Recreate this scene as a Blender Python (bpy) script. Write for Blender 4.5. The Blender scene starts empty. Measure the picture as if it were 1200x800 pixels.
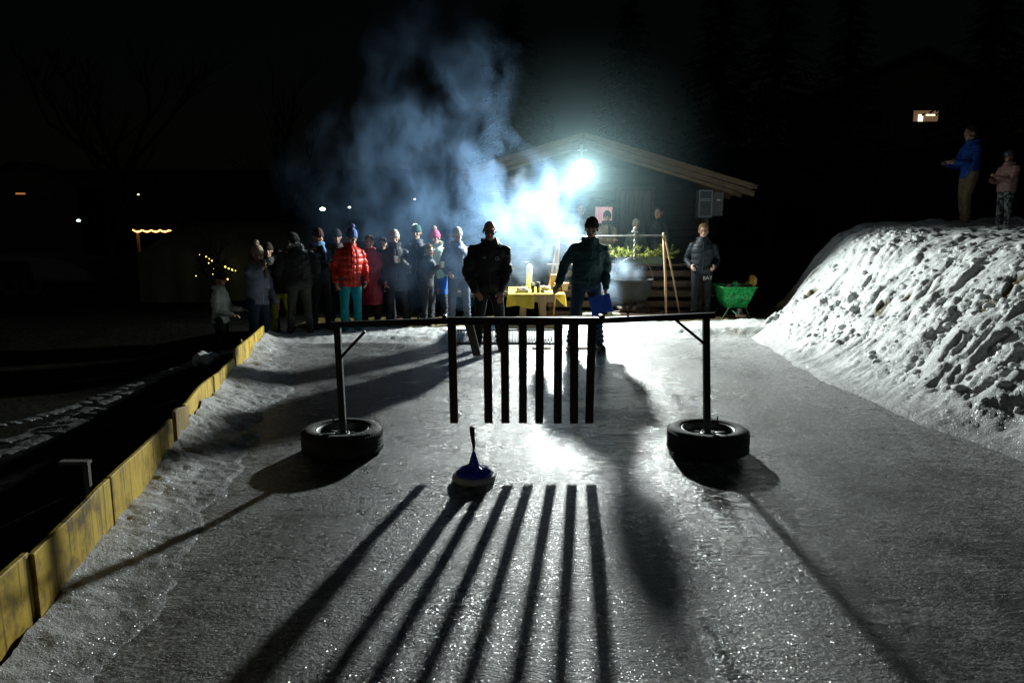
import bpy, bmesh, math, random
import numpy as np
from mathutils import Vector, Matrix, noise as mnoise
random.seed(7); rng = np.random.default_rng(7)
R = math.radians
sc = bpy.context.scene
C = sc.collection

# ------------------------------------------------------------------ camera
F, TH, H = 850.0, R(9.1), 1.75
ct, st = math.cos(TH), math.sin(TH)
def ray(px, py):
    u, v = (px-600)/F, (400-py)/F
    return Vector((u, ct+v*st, -st+v*ct))
def G(px, py, z=0.0):
    d = ray(px, py); t = (z-H)/d.z
    return Vector((d.x*t, d.y*t, z))
def P(px, py, Y):
    d = ray(px, py); t = Y/d.y
    return Vector((d.x*t, Y, H+d.z*t))
cam_d = bpy.data.cameras.new('camera'); cam = bpy.data.objects.new('camera', cam_d); C.objects.link(cam)
cam.location = (0, 0, H); cam.rotation_euler = (R(90)-TH, 0, 0)
cam_d.sensor_width = 36; cam_d.lens = 36*F/1200; cam_d.clip_end = 2000; cam_d.clip_start = .05
sc.camera = cam

# ------------------------------------------------------------------ materials
def nd(nt, t, **k):
    n = nt.nodes.new(t)
    for a, b in k.items(): setattr(n, a, b)
    return n
def val(nt, s, v):
    s.default_value = v
def math_n(nt, op, a, b=None, clamp=False):
    n = nd(nt, 'ShaderNodeMath', operation=op); n.use_clamp = clamp
    for i, x in enumerate((a, b)):
        if x is None: continue
        if hasattr(x, 'is_linked'): nt.links.new(x, n.inputs[i])
        else: n.inputs[i].default_value = x
    return n.outputs[0]
def new_mat(name):
    m = bpy.data.materials.new(name); m.use_nodes = True
    nt = m.node_tree; b = nt.nodes['Principled BSDF']
    return m, nt, b
def noise_n(nt, vec, scale, detail=4, rough=.55):
    n = nd(nt, 'ShaderNodeTexNoise'); n.inputs['Scale'].default_value = scale
    n.inputs['Detail'].default_value = detail; n.inputs['Roughness'].default_value = rough
    if vec is not None: nt.links.new(vec, n.inputs['Vector'])
    return n
def ramp_n(nt, fac, stops):
    r = nd(nt, 'ShaderNodeValToRGB'); e = r.color_ramp.elements
    while len(e) < len(stops): e.new(.5)
    for el, (p, c) in zip(e, stops):
        el.position = p; el.color = (*c, 1) if len(c) == 3 else c
    nt.links.new(fac, r.inputs[0]); return r.outputs[0]
def M(name, col, rough=.7, var=.25, scale=7, bump=.3, bscale=None, metal=0, stretch=None, spec=.5, sheen=0, dist=.01):
    m, nt, b = new_mat(name)
    tc = nd(nt, 'ShaderNodeTexCoord'); vec = tc.outputs['Object']
    if stretch:
        mp = nd(nt, 'ShaderNodeMapping'); mp.inputs['Scale'].default_value = stretch
        nt.links.new(vec, mp.inputs[0]); vec = mp.outputs[0]
    n = noise_n(nt, vec, scale, 5)
    lo = tuple(c*(1-var) for c in col); hi = tuple(min(1, c*(1+var)) for c in col)
    nt.links.new(ramp_n(nt, n.outputs['Fac'], [(.3, lo), (.7, hi)]), b.inputs['Base Color'])
    b.inputs['Roughness'].default_value = rough; b.inputs['Metallic'].default_value = metal
    b.inputs['Specular IOR Level'].default_value = spec
    if sheen: b.inputs['Sheen Weight'].default_value = sheen
    if bump:
        n2 = noise_n(nt, vec, bscale or scale*3, 4)
        bp = nd(nt, 'ShaderNodeBump'); bp.inputs['Strength'].default_value = bump; bp.inputs['Distance'].default_value = dist
        nt.links.new(n2.outputs['Fac'], bp.inputs['Height']); nt.links.new(bp.outputs[0], b.inputs['Normal'])
    return m
def emit(name, col, s):
    m, nt, b = new_mat(name)
    b.inputs['Base Color'].default_value = (.3, .3, .3, 1)
    b.inputs['Emission Color'].default_value = (*col, 1); b.inputs['Emission Strength'].default_value = s
    m.cycles.emission_sampling = 'NONE'
    return m
_cloth = {}
def cloth(col, rough=.75, bump=.5, sc_=9, spec=.3):
    k = (tuple(col), rough, bump, sc_)
    if k not in _cloth: _cloth[k] = M('cloth', col, rough, .2, sc_, bump, 26, spec=spec, dist=.012)
    return _cloth[k]

skin = M('skin', (.42, .25, .17), .5, .12, 14, .1)
eye_m = M('eye', (.03, .025, .02), .3, .1, 10, 0)
lip_m = M('lips', (.28, .10, .08), .5, .1, 10, 0)
black_metal = M('black_metal', (.018, .018, .02), .45, .3, 12, .15, metal=.3)
rubber = M('rubber', (.02, .019, .018), .8, .75, 9, .6, 40)
rim_m = M('rim_steel', (.17, .175, .16), .45, .35, 14, .15, metal=.7)
dark_wood = M('dark_wood', (.045, .03, .018), .7, .45, 4, .4, 14, stretch=(8, 8, 1))
log_wood = M('weathered_wood', (.07, .045, .028), .8, .45, 3, .5, 10, stretch=(1, 6, 8))
pale_wood = M('pale_wood', (.34, .22, .11), .7, .35, 4, .4, 12, stretch=(8, 8, 1))
fascia_m = M('fascia_wood', (.085, .055, .027), .75, .35, 3, .35, 10, stretch=(1, 8, 8))

def snow_material(name, base, b0=(.04, .03, .01), b1=(.16, .12, .03)):
    m, nt, b = new_mat(name)
    tc = nd(nt, 'ShaderNodeTexCoord'); v = tc.outputs['Object']
    n = noise_n(nt, v, 3, 6)
    col0 = ramp_n(nt, n.outputs['Fac'], [(.3, tuple(c*.82 for c in base)), (.7, base)])
    ns = noise_n(nt, v, 55, 4, .7)
    mm = nd(nt, 'ShaderNodeMix', data_type='RGBA', blend_type='MULTIPLY'); mm.inputs['Factor'].default_value = 1
    nt.links.new(col0, mm.inputs['A']); nt.links.new(ramp_n(nt, ns.outputs['Fac'], [(.36, (.62, .62, .62)), (.52, (.95, .95, .95)), (.66, (1.12, 1.12, 1.12))]), mm.inputs['B'])
    col = mm.outputs['Result']
    at = nd(nt, 'ShaderNodeAttribute', attribute_name='bare')
    n3 = noise_n(nt, v, 30, 4)
    brown = ramp_n(nt, n3.outputs['Fac'], [(.3, b0), (.7, b1)])
    mx = nd(nt, 'ShaderNodeMix', data_type='RGBA')
    nt.links.new(at.outputs['Fac'], mx.inputs['Factor']); nt.links.new(col, mx.inputs['A']); nt.links.new(brown, mx.inputs['B'])
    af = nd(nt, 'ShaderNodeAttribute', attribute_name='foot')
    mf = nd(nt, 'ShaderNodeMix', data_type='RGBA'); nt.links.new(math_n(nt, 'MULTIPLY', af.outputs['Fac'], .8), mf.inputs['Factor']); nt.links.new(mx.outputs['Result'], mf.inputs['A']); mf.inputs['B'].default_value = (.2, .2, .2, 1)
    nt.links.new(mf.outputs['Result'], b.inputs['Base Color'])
    b.inputs['Roughness'].default_value = .55
    b.inputs['Subsurface Weight'].default_value = 0
    # coarse grain + sparkling crystals
    n1 = noise_n(nt, v, 34, 6, .65); n2 = noise_n(nt, v, 130, 2)
    add = math_n(nt, 'ADD', n1.outputs['Fac'], math_n(nt, 'MULTIPLY', n2.outputs['Fac'], .35))
    bp = nd(nt, 'ShaderNodeBump'); bp.inputs['Strength'].default_value = .8; bp.inputs['Distance'].default_value = .02
    nt.links.new(add, bp.inputs['Height']); nt.links.new(bp.outputs[0], b.inputs['Normal'])
    glint(nt, b, v, 320, .03, 1.4, .2)
    return m

def glint(nt, b, v, scale, weight, tilt, rough=.16):
    """mix in a glossy layer whose normal is random per crystal"""
    vo = nd(nt, 'ShaderNodeTexVoronoi'); vo.inputs['Scale'].default_value = scale
    nt.links.new(v, vo.inputs['Vector'])
    s = nd(nt, 'ShaderNodeVectorMath', operation='SUBTRACT'); nt.links.new(vo.outputs['Color'], s.inputs[0]); s.inputs[1].default_value = (.5, .5, .5)
    k = nd(nt, 'ShaderNodeVectorMath', operation='SCALE'); nt.links.new(s.outputs[0], k.inputs[0]); k.inputs['Scale'].default_value = tilt
    ge = nd(nt, 'ShaderNodeNewGeometry')
    a = nd(nt, 'ShaderNodeVectorMath', operation='ADD'); nt.links.new(ge.outputs['Normal'], a.inputs[0]); nt.links.new(k.outputs[0], a.inputs[1])
    no = nd(nt, 'ShaderNodeVectorMath', operation='NORMALIZE'); nt.links.new(a.outputs[0], no.inputs[0])
    gl = nd(nt, 'ShaderNodeBsdfAnisotropic'); gl.inputs['Roughness'].default_value = rough; gl.inputs['Color'].default_value = (.9, .9, .9, 1)
    nt.links.new(no.outputs[0], gl.inputs['Normal'])
    mx = nd(nt, 'ShaderNodeMixShader')
    if hasattr(weight, 'is_linked'): nt.links.new(weight, mx.inputs[0])
    else: mx.inputs[0].default_value = weight
    nt.links.new(b.outputs[0], mx.inputs[1]); nt.links.new(gl.outputs[0], mx.inputs[2])
    out = [n for n in nt.nodes if n.type == 'OUTPUT_MATERIAL'][0]
    nt.links.new(mx.outputs[0], out.inputs['Surface'])

snow_m = snow_material('snow', (.66, .685, .675))
patch_m = snow_material('old_snow', (.16, .16, .165))
ledge_m = snow_material('ledge_snow', (.46, .48, .47))
berm_m = snow_material('granular_snow', (.52, .52, .53), (.05, .05, .05), (.16, .16, .16))

def ice_material():
    m, nt, b = new_mat('ice')
    tc = nd(nt, 'ShaderNodeTexCoord'); v = tc.outputs['Object']
    mp = nd(nt, 'ShaderNodeMapping'); mp.inputs['Scale'].default_value = (1, 1.6, 1); nt.links.new(v, mp.inputs[0])
    n1 = noise_n(nt, mp.outputs[0], 1.1, 7, .62)
    n2 = noise_n(nt, mp.outputs[0], 9, 6, .65)
    f = math_n(nt, 'ADD', math_n(nt, 'MULTIPLY', n1.outputs['Fac'], .6), math_n(nt, 'MULTIPLY', n2.outputs['Fac'], .4))
    col = ramp_n(nt, f, [(.40, (.016, .016, .016)), (.5, (.056, .057, .056)), (.61, (.18, .184, .18))])
    n7 = noise_n(nt, v, 70, 3, .7)
    n8 = noise_n(nt, mp.outputs[0], 24, 4, .7)
    # scratches drawn along the lane
    mp2 = nd(nt, 'ShaderNodeMapping'); mp2.inputs['Scale'].default_value = (16, .9, 1); mp2.inputs['Rotation'].default_value = (0, 0, R(8)); nt.links.new(v, mp2.inputs[0])
    n3 = noise_n(nt, mp2.outputs[0], 1.6, 3, .5)
    sc1 = ramp_n(nt, n3.outputs['Fac'], [(.60, (0, 0, 0)), (.66, (1, 1, 1))])
    mp3 = nd(nt, 'ShaderNodeMapping'); mp3.inputs['Scale'].default_value = (1.2, 14, 1); mp3.inputs['Rotation'].default_value = (0, 0, R(-14)); nt.links.new(v, mp3.inputs[0])
    n4 = noise_n(nt, mp3.outputs[0], 1.8, 4, .5)
    sc2 = ramp_n(nt, n4.outputs['Fac'], [(.58, (0, 0, 0)), (.66, (1, 1, 1))])
    scr = math_n(nt, 'ADD', math_n(nt, 'MULTIPLY', sc1, .3), math_n(nt, 'MULTIPLY', sc2, .35), True)
    mx = nd(nt, 'ShaderNodeMix', data_type='RGBA'); nt.links.new(scr, mx.inputs['Factor']); nt.links.new(col, mx.inputs['A'])
    mx.inputs['B'].default_value = (.26, .26, .255, 1)
    at = nd(nt, 'ShaderNodeAttribute', attribute_name='bare')
    mx5 = nd(nt, 'ShaderNodeMix', data_type='RGBA'); nt.links.new(at.outputs['Fac'], mx5.inputs['Factor']); nt.links.new(mx.outputs['Result'], mx5.inputs['A'])
    nt.links.new(ramp_n(nt, n2.outputs['Fac'], [(.3, (.13, .13, .13)), (.7, (.36, .36, .36))]), mx5.inputs['B'])
    sp = math_n(nt, 'ADD', math_n(nt, 'MULTIPLY', n7.outputs['Fac'], .6), math_n(nt, 'MULTIPLY', n8.outputs['Fac'], .5))
    spk = ramp_n(nt, sp, [(.42, (.3, .3, .3)), (.55, (1, 1, 1)), (.68, (2.8, 2.8, 2.8))])
    mm = nd(nt, 'ShaderNodeMix', data_type='RGBA', blend_type='MULTIPLY'); mm.inputs['Factor'].default_value = 1
    nt.links.new(mx5.outputs['Result'], mm.inputs['A']); nt.links.new(spk, mm.inputs['B'])
    nt.links.new(mm.outputs['Result'], b.inputs['Base Color'])
    atp = nd(nt, 'ShaderNodeAttribute', attribute_name='polish')
    rgh = math_n(nt, 'SUBTRACT', ramp_n(nt, f, [(.38, (.2,)*3), (.62, (.44,)*3)]), math_n(nt, 'MULTIPLY', atp.outputs['Fac'], .2), True)
    nt.links.new(math_n(nt, 'MAXIMUM', rgh, .1), b.inputs['Roughness'])
    b.inputs['IOR'].default_value = 1.31
    n5 = noise_n(nt, mp.outputs[0], 55, 5, .65)
    h = math_n(nt, 'ADD', math_n(nt, 'MULTIPLY', n5.outputs['Fac'], .55), math_n(nt, 'ADD', math_n(nt, 'MULTIPLY', n2.outputs['Fac'], .6), math_n(nt, 'MULTIPLY', n8.outputs['Fac'], 1.0)))
    bp = nd(nt, 'ShaderNodeBump'); bp.inputs['Distance'].default_value = .021
    nt.links.new(math_n(nt, 'SUBTRACT', .74, math_n(nt, 'MULTIPLY', atp.outputs['Fac'], .42)), bp.inputs['Strength'])
    nt.links.new(h, bp.inputs['Height']); nt.links.new(bp.outputs[0], b.inputs['Normal'])
    n6 = noise_n(nt, v, 2.2, 4, .6)
    w = ramp_n(nt, n6.outputs['Fac'], [(.38, (.01,)*3), (.7, (.09,)*3)])
    glint(nt, b, v, 290, w, .8, .18)
    return m
ice_m = ice_material()
ground_m = M('dark_ground', (.010, .010, .007), 1.0, .6, 1.2, .8, 9, dist=.05, spec=.1)

# ------------------------------------------------------------------ object helpers
def tag(o, label=None, cat=None, group=None, kind=None):
    if label: o['label'] = label
    if cat: o['category'] = cat
    if group: o['group'] = group
    if kind: o['kind'] = kind
    return o
def empty(name, loc, label=None, cat=None, group=None, rz=0, scale=1):
    o = bpy.data.objects.new(name, None); C.objects.link(o)
    o.location = loc; o.rotation_euler = (0, 0, rz); o.scale = (scale,)*3; o.empty_display_size = .1
    return tag(o, label, cat, group)
def link_mesh(name, me, mats, parent=None, smooth=False):
    if not isinstance(mats, (list, tuple)): mats = [mats]
    for m in mats: me.materials.append(m)
    if smooth: me.polygons.foreach_set('use_smooth', [True]*len(me.polygons))
    o = bpy.data.objects.new(name, me); C.objects.link(o)
    if parent is not None: o.parent = parent
    return o
def obj(name, bm, mats, parent=None, smooth=False, loc=None):
    me = bpy.data.meshes.new(name)
    bmesh.ops.recalc_face_normals(bm, faces=bm.faces[:])
    bm.to_mesh(me); bm.free()
    o = link_mesh(name, me, mats, parent, smooth)
    if loc is not None: o.location = loc
    return o
def BM(): return bmesh.new()
def frame_from(d, up=Vector((0, 0, 1))):
    d = d.normalized()
    if abs(d.dot(up)) > .98: up = Vector((0, 1, 0))
    x = d.cross(up).normalized(); y = x.cross(d).normalized()
    return x, y, d
def box(bm, c, s, rot=None, bev=.004, mi=0):
    mat = Matrix.Translation(Vector(c)) @ ((rot.to_4x4() if rot else Matrix())) @ Matrix.Diagonal((*s, 1))
    r = bmesh.ops.create_cube(bm, size=1, matrix=mat)
    vs = r['verts']
    if mi:
        for f in {f for v in vs for f in v.link_faces}: f.material_index = mi
    if bev:
        es = list({e for v in vs for e in v.link_edges})
        bmesh.ops.bevel(bm, geom=es, offset=bev, segments=1, affect='EDGES')
    return bm
def beam(bm, p0, p1, w, h, up=Vector((0, 0, 1)), bev=.004):
    p0, p1 = Vector(p0), Vector(p1)
    x, y, d = frame_from(p1-p0, up)
    rot = Matrix((x, d, y)).transposed()
    return box(bm, (p0+p1)/2, (w, (p1-p0).length, h), rot, bev)
def loft(bm, rings, n=14, cap=True):
    """rings: (center, axis1, axis2, r1, r2)"""
    prev = None; first = None
    for c, a1, a2, r1, r2 in rings:
        vs = [bm.verts.new(c + a1*(r1*math.cos(2*math.pi*i/n)) + a2*(r2*math.sin(2*math.pi*i/n))) for i in range(n)]
        if prev: 
            for i in range(n): bm.faces.new((prev[i], prev[(i+1) % n], vs[(i+1) % n], vs[i]))
        else: first = vs
        prev = vs
    if cap:
        bm.faces.new(first[::-1]); bm.faces.new(prev)
    return bm
def tube(bm, pts, rad, n=10, flat=1, round_caps=True):
    pts = [Vector(p) for p in pts]
    if not isinstance(rad, (list, tuple)): rad = [rad]*len(pts)
    rings = []; up = Vector((0, 0, 1))
    N = len(pts)
    x0, y0, d0 = frame_from(pts[1]-pts[0])
    for i, p in enumerate(pts):
        d = (pts[min(i+1, N-1)]-pts[max(i-1, 0)]).normalized()
        x = (x0 - d*x0.dot(d)).normalized(); y = x.cross(d).normalized(); x0 = x
        r = rad[i]
        if i == 0 and round_caps:
            for a in (80, 50, 25): rings.append((p-d*r*math.sin(R(a)), x, y, r*math.cos(R(a)), r*flat*math.cos(R(a))))
        rings.append((p, x, y, r, r*flat))
        if i == N-1 and round_caps:
            for a in (25, 50, 80): rings.append((p+d*r*math.sin(R(a)), x, y, r*math.cos(R(a)), r*flat*math.cos(R(a))))
    return loft(bm, rings, n)
def lathe(bm, prof, n=40, c=Vector((0, 0, 0)), mi=0):
    prev = None
    for r, z in prof:
        if r < 1e-5: vs = [bm.verts.new(c+Vector((0, 0, z)))]
        else: vs = [bm.verts.new(c+Vector((r*math.cos(2*math.pi*i/n), r*math.sin(2*math.pi*i/n), z))) for i in range(n)]
        if prev:
            for i in range(n):
                j = (i+1) % n
                if len(prev) == 1 and len(vs) == 1: continue
                if len(prev) == 1: f = bm.faces.new((prev[0], vs[j], vs[i]))
                elif len(vs) == 1: f = bm.faces.new((prev[i], prev[j], vs[0]))
                else: f = bm.faces.new((prev[i], prev[j], vs[j], vs[i]))
                f.material_index = mi
        prev = vs
    return bm
def ball(bm, c, r, sub=2, mat=None):
    s = r if isinstance(r, (tuple, list)) else (r, r, r)
    m = Matrix.Translation(Vector(c)) @ (mat.to_4x4() if mat else Matrix()) @ Matrix.Diagonal((*s, 1))
    bmesh.ops.create_icosphere(bm, subdivisions=sub, radius=1, matrix=m); return bm

# numpy noise
def _h(ix, iy, s):
    n = (ix.astype(np.int64)*374761393 + iy.astype(np.int64)*668265263 + s*974634777) & 0xffffffff
    n = ((n ^ (n >> 13))*1274126177) & 0xffffffff
    return ((n ^ (n >> 16)) & 0xffff)/65535.0*2-1
def vn(x, y, s=0):
    ix, iy = np.floor(x), np.floor(y); fx, fy = x-ix, y-iy
    u, w = fx*fx*fx*(fx*(fx*6-15)+10), fy*fy*fy*(fy*(fy*6-15)+10)
    a, b, c, d = _h(ix, iy, s), _h(ix+1, iy, s), _h(ix, iy+1, s), _h(ix+1, iy+1, s)
    return (a*(1-u)+b*u)*(1-w)+(c*(1-u)+d*u)*w
def fbm(x, y, o=4, s=0, g=.5):
    t = 0; a = 1; n = 0
    for i in range(o):
        ang = .6*i; xr, yr = x*math.cos(ang)-y*math.sin(ang), x*math.sin(ang)+y*math.cos(ang)
        t = t+a*vn(xr, yr, s+i); n += a; a *= g; x, y = x*2.03, y*2.03
    return t/n
def billow(x, y, o=4, s=0, g=.5):
    t = 0; a = 1; n = 0
    for i in range(o):
        ang = .7*i; xr, yr = x*math.cos(ang)-y*math.sin(ang), x*math.sin(ang)+y*math.cos(ang)
        t = t+a*np.abs(vn(xr, yr, s+i)); n += a; a *= g; x, y = x*2.03, y*2.03
    return t/n
def sstep(a, b, x):
    t = np.clip((x-a)/(b-a), 0, 1); return t*t*(3-2*t)
def grid_mesh(name, X, Y, Z, mat, kind='structure', bare=None, parent=None):
    ny, nx = X.shape
    me = bpy.data.meshes.new(name)
    me.vertices.add(nx*ny)
    me.vertices.foreach_set('co', np.stack([X, Y, Z], -1).astype(np.float32).ravel())
    i = np.arange((ny-1)*(nx-1)); r, c = i//(nx-1), i % (nx-1); a = r*nx+c
    q = np.stack([a, a+1, a+nx+1, a+nx], -1).astype(np.int32)
    me.loops.add(q.size); me.polygons.add(len(q))
    me.loops.foreach_set('vertex_index', q.ravel())
    me.polygons.foreach_set('loop_start', (np.arange(len(q))*4).astype(np.int32))
    me.polygons.foreach_set('loop_total', np.full(len(q), 4, np.int32))
    me.update(); me.validate()
    if bare is not None:
        at = me.attributes.new('bare', 'FLOAT', 'POINT'); at.data.foreach_set('value', bare.astype(np.float32).ravel())
    o = link_mesh(name, me, mat, parent, True)
    if kind: o['kind'] = kind
    return o

# ------------------------------------------------------------------ remesh-based soft bodies
def fuse(bm, voxel, smooth=3):
    me = bpy.data.meshes.new('tmp'); bmesh.ops.recalc_face_normals(bm, faces=bm.faces[:]); bm.to_mesh(me); bm.free()
    o = bpy.data.objects.new('tmp', me); C.objects.link(o)
    md = o.modifiers.new('r', 'REMESH'); md.mode = 'VOXEL'; md.voxel_size = voxel
    dg = bpy.context.evaluated_depsgraph_get()
    out = bpy.data.meshes.new_from_object(o.evaluated_get(dg))
    bpy.data.objects.remove(o); bpy.data.meshes.remove(me)
    n = len(out.vertices); co = np.empty(n*3, np.float32); out.vertices.foreach_get('co', co); co = co.reshape(-1, 3).astype(np.float64)
    e = np.empty(len(out.edges)*2, np.int32); out.edges.foreach_get('vertices', e); e = e.reshape(-1, 2)
    a, b = np.concatenate([e[:, 0], e[:, 1]]), np.concatenate([e[:, 1], e[:, 0]])
    deg = np.maximum(np.bincount(a, minlength=n), 1)
    for _ in range(smooth):
        s = np.stack([np.bincount(a, weights=co[b, k], minlength=n) for k in range(3)], -1)/deg[:, None]
        co = co*.45+s*.55
    out.vertices.foreach_set('co', co.astype(np.float32).ravel()); out.update()
    return out, co
def displace(me, co, fn):
    n = len(me.vertices); no = np.empty(n*3, np.float32); me.vertices.foreach_get('normal', no); no = no.reshape(-1, 3)
    d = fn(co, no)
    co = co+no*d[:, None]
    me.vertices.foreach_set('co', co.astype(np.float32).ravel()); me.update(); return co
def folds(co, no, amp=.008, sc_=7, seed=0):
    a = fbm(co[:, 0]*sc_+co[:, 1]*sc_*.7+seed, co[:, 2]*sc_*1.6+co[:, 1]*3, 3, seed)
    return amp*a
def set_mats(me, fn):
    c = np.empty(len(me.polygons)*3, np.float32); me.polygons.foreach_get('center', c); c = c.reshape(-1, 3)
    me.polygons.foreach_set('material_index', fn(c).astype(np.int32))

X3 = Vector((1, 0, 0)); Y3 = Vector((0, 1, 0)); Z3 = Vector((0, 0, 1))
def ik(S, W, a, b, pole):
    d = W-S; L = min(d.length, (a+b)*.995); d = d.normalized()
    x = (a*a-b*b+L*L)/(2*L); hh = math.sqrt(max(a*a-x*x, 0))
    p = (pole-d*pole.dot(d)).normalized()
    return S+d*x+p*hh, S+d*L

def person(label, px, Y, z0, top, yaw=0, group=None, arms=None, lean=0, side=0, head=(0, 0), stance=.1, step=0, knee=(0, 0),
           jacket=(.02, .02, .025), trousers=(.015, .016, .02), boots=(.015, .013, .012), hat=None, pom=None, hair=None, hood=None,
           puff=None, hem=.84, wide=1.0, scarf=None, glasses=False, glove=None, vox=.0115, fur=None, jrough=.6, trough=.75,
           short=None, pattern=None, cuff=None, dots=False):
    if group and group.startswith('spectators'):
        rp_ = random.Random(int(px)); lean += rp_.uniform(-1, 6); side += rp_.uniform(-4, 4); stance += rp_.uniform(-.02, .05); step += rp_.uniform(-.06, .06); yaw += rp_.uniform(-14, 14); head = (head[0]+rp_.uniform(-22, 22), head[1]+rp_.uniform(-4, 9))
    base = Vector((P(px, 330, Y).x, Y, z0))
    h = P(px, top, Y).z - z0 + .008
    s = h/(1.75*math.cos(R(lean)*.55)+(.03 if hat else 0)+(.05 if pom else 0))
    root = empty('person', base, label, 'person', group, R(yaw), s)
    Rl = Matrix.Rotation(R(lean), 3, 'X') @ Matrix.Rotation(R(side), 3, 'Y')
    piv = Vector((0, 0, .95))
    U = lambda p: piv + Rl @ (Vector(p)-piv)
    UA = lambda a: Rl @ a
    neck = U((0, .01, 1.5))
    Rh = Matrix.Rotation(R(lean)*.35, 3, 'X') @ Matrix.Rotation(R(side)*.3, 3, 'Y') @ Matrix.Rotation(R(head[0]), 3, 'Z') @ Matrix.Rotation(R(head[1]), 3, 'X')
    hc = neck + Rh @ Vector((0, -.012, .118))
    HD = lambda p: hc + Rh @ (Vector(p)*1.07)
    hx, hy, hz = Rh @ X3, Rh @ Y3, Rh @ Z3
    # joints
    J = {}
    arms = arms or {}
    for sg, k in ((1, 'L'), (-1, 'R')):
        t = Vector(arms.get(k, (.29, -.05, .80))); t.x *= sg
        S = U((sg*.175*wide, .008, 1.35)); W = t
        pole = Vector((sg*.4, .9, -.25)) if k+'p' not in arms else Vector(arms[k+'p'])
        E, W = ik(S, W, .295, .265, pole)
        J[k] = (S, E, W)
        hipx = sg*.088; ang = step*sg
        A = Vector((sg*(stance+.02), -ang, .085)); Hp = Vector((hipx, 0, .90))
        kb = knee[0] if sg > 0 else knee[1]
        Kn = (A+Hp)/2+Vector((sg*.005, -.02-kb, .035))
        J['leg'+k] = (Hp, Kn, A)
    # ---- body: one continuous surface
    bm = BM()
    loft(bm, [(U((0, 0, z)), UA(X3), UA(Y3), rx*wide, ry*wide) for z, rx, ry in ((.86, .10, .07), (.9, .15, .1), (1.05, .14, .1), (1.3, .165, .11), (1.42, .14, .085), (1.47, .06, .06))], 16)
    tube(bm, [U((0, .015, 1.42)), neck, HD((0, .012, -.05))], [.062, .056, .056], 12)
    ball(bm, HD((0, .012, .035)), (.074, .094, .088), 3, Rh)          # skull
    ball(bm, HD((0, -.022, -.055)), (.056, .062, .062), 3, Rh)        # jaw
    ball(bm, HD((0, -.070, -.098)), (.022, .020, .018), 2, Rh)        # chin
    tube(bm, [HD((0, -.078, .02)), HD((0, -.100, -.022)), HD((0, -.088, -.032))], [.012, .015, .012], 8)  # nose
    tube(bm, [HD((-.042, -.070, .03)), HD((0, -.080, .028)), HD((.042, -.070, .03))], .012, 8)            # brow
    tube(bm, [HD((-.022, -.072, -.062)), HD((0, -.081, -.06)), HD((.022, -.072, -.062))], .010, 8)        # lips
    for sg in (1, -1):
        ball(bm, HD((sg*.044, -.052, -.025)), (.022, .022, .02), 2, Rh)   # cheeks
        ball(bm, HD((sg*.077, .015, -.01)), (.012, .024, .034), 2, Rh)    # ears
    HN = {}
    for sg, k in ((1, 'L'), (-1, 'R')):
        S, E, W = J[k]
        tube(bm, [S, E, W], [.052, .042, .030], 10)
        d = (W-E).normalized()
        if k+'d' in arms: d = (d*.3+Vector(arms[k+'d'])*.7).normalized()
        pn = Vector(arms.get(k+'n', (-sg, 0, 0)))          # palm normal: palm looks this way
        pn = (pn-d*pn.dot(d)).normalized(); wv = d.cross(pn)*1.0
        curl = arms.get(k+'c', .45)
        loft(bm, [(W+d*t, wv, pn, a, b) for t, a, b in ((-.01, .028, .024), (.03, .038, .018), (.075, .042, .016), (.092, .036, .012))], 12)
        for i, (ln, off) in enumerate(((.068, -.032), (.078, -.011), (.074, .010), (.056, .030))):
            b0 = W+d*.085+wv*off
            d1 = (d*math.cos(curl)+pn*math.sin(curl)+wv*off*1.2).normalized()
            d2 = (d*math.cos(curl*2.3)+pn*math.sin(curl*2.3)+wv*off*1.2).normalized()
            tube(bm, [b0-d*.02, b0, b0+d1*ln*.55, b0+d1*ln*.55+d2*ln*.5], [.009, .0095, .009, .0075], 8)
        tw = -1 if (wv.dot(Vector((0, -1, .2))) < 0) else 1
        t0 = W+d*.03+wv*tw*.034
        t1 = t0+(d*.6+wv*tw*.7+pn*.45).normalized()*.038
        tube(bm, [W+d*.02+wv*tw*.02, t0, t1, t1+(d*.9+pn*.5).normalized()*.032], [.014, .013, .011, .009], 8)
        HN[k] = (W+d*.10+pn*.035, d, pn)
        Hp, Kn, A = J['leg'+k]
        tube(bm, [Hp, Kn, A], [.08, .055, .04], 10)
        tube(bm, [A+Vector((0, .03, -.04)), A+Vector((sg*.02, -.13, -.055))], [.038, .03], 8)
    me, co = fuse(bm, vox, 2)
    hci = np.array(hc); Rn = np.array(Rh)
    wl, wr = np.array(J['L'][2]), np.array(J['R'][2])
    def body_mats(c):
        q = (c-hci) @ Rn
        m = np.zeros(len(c))
        ey = ((np.abs(np.abs(q[:, 0])-.032)/.015)**2+((q[:, 2]-.008)/.009)**2 < 1) & (q[:, 1] < -.03)
        lp = ((q[:, 0]/.024)**2+((q[:, 2]+.061)/.009)**2 < 1) & (q[:, 1] < -.05)
        m[ey] = 1; m[lp] = 2
        if glove is not None:
            for w in (wl, wr):
                m[np.linalg.norm(c-w, axis=1) < .23] = 3
        return m
    set_mats(me, body_mats)
    link_mesh('body', me, [skin, eye_m, lip_m, cloth(glove) if glove is not None else skin], root, True)
    # ---- jacket
    seed = int(px)
    bm = BM()
    tz = [(hem, .185, .135), (hem+.03, .192, .142), (1.02, .18, .132), (1.18, .197, .142), (1.31, .20, .142), (1.38, .165, .125), (1.43, .118, .105), (1.475, .088, .09), (1.515, .077, .084)]
    if hem < .7: tz = [(hem, .235, .19), (hem+.03, .24, .195), (.85, .2, .15)]+tz[2:]
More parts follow.
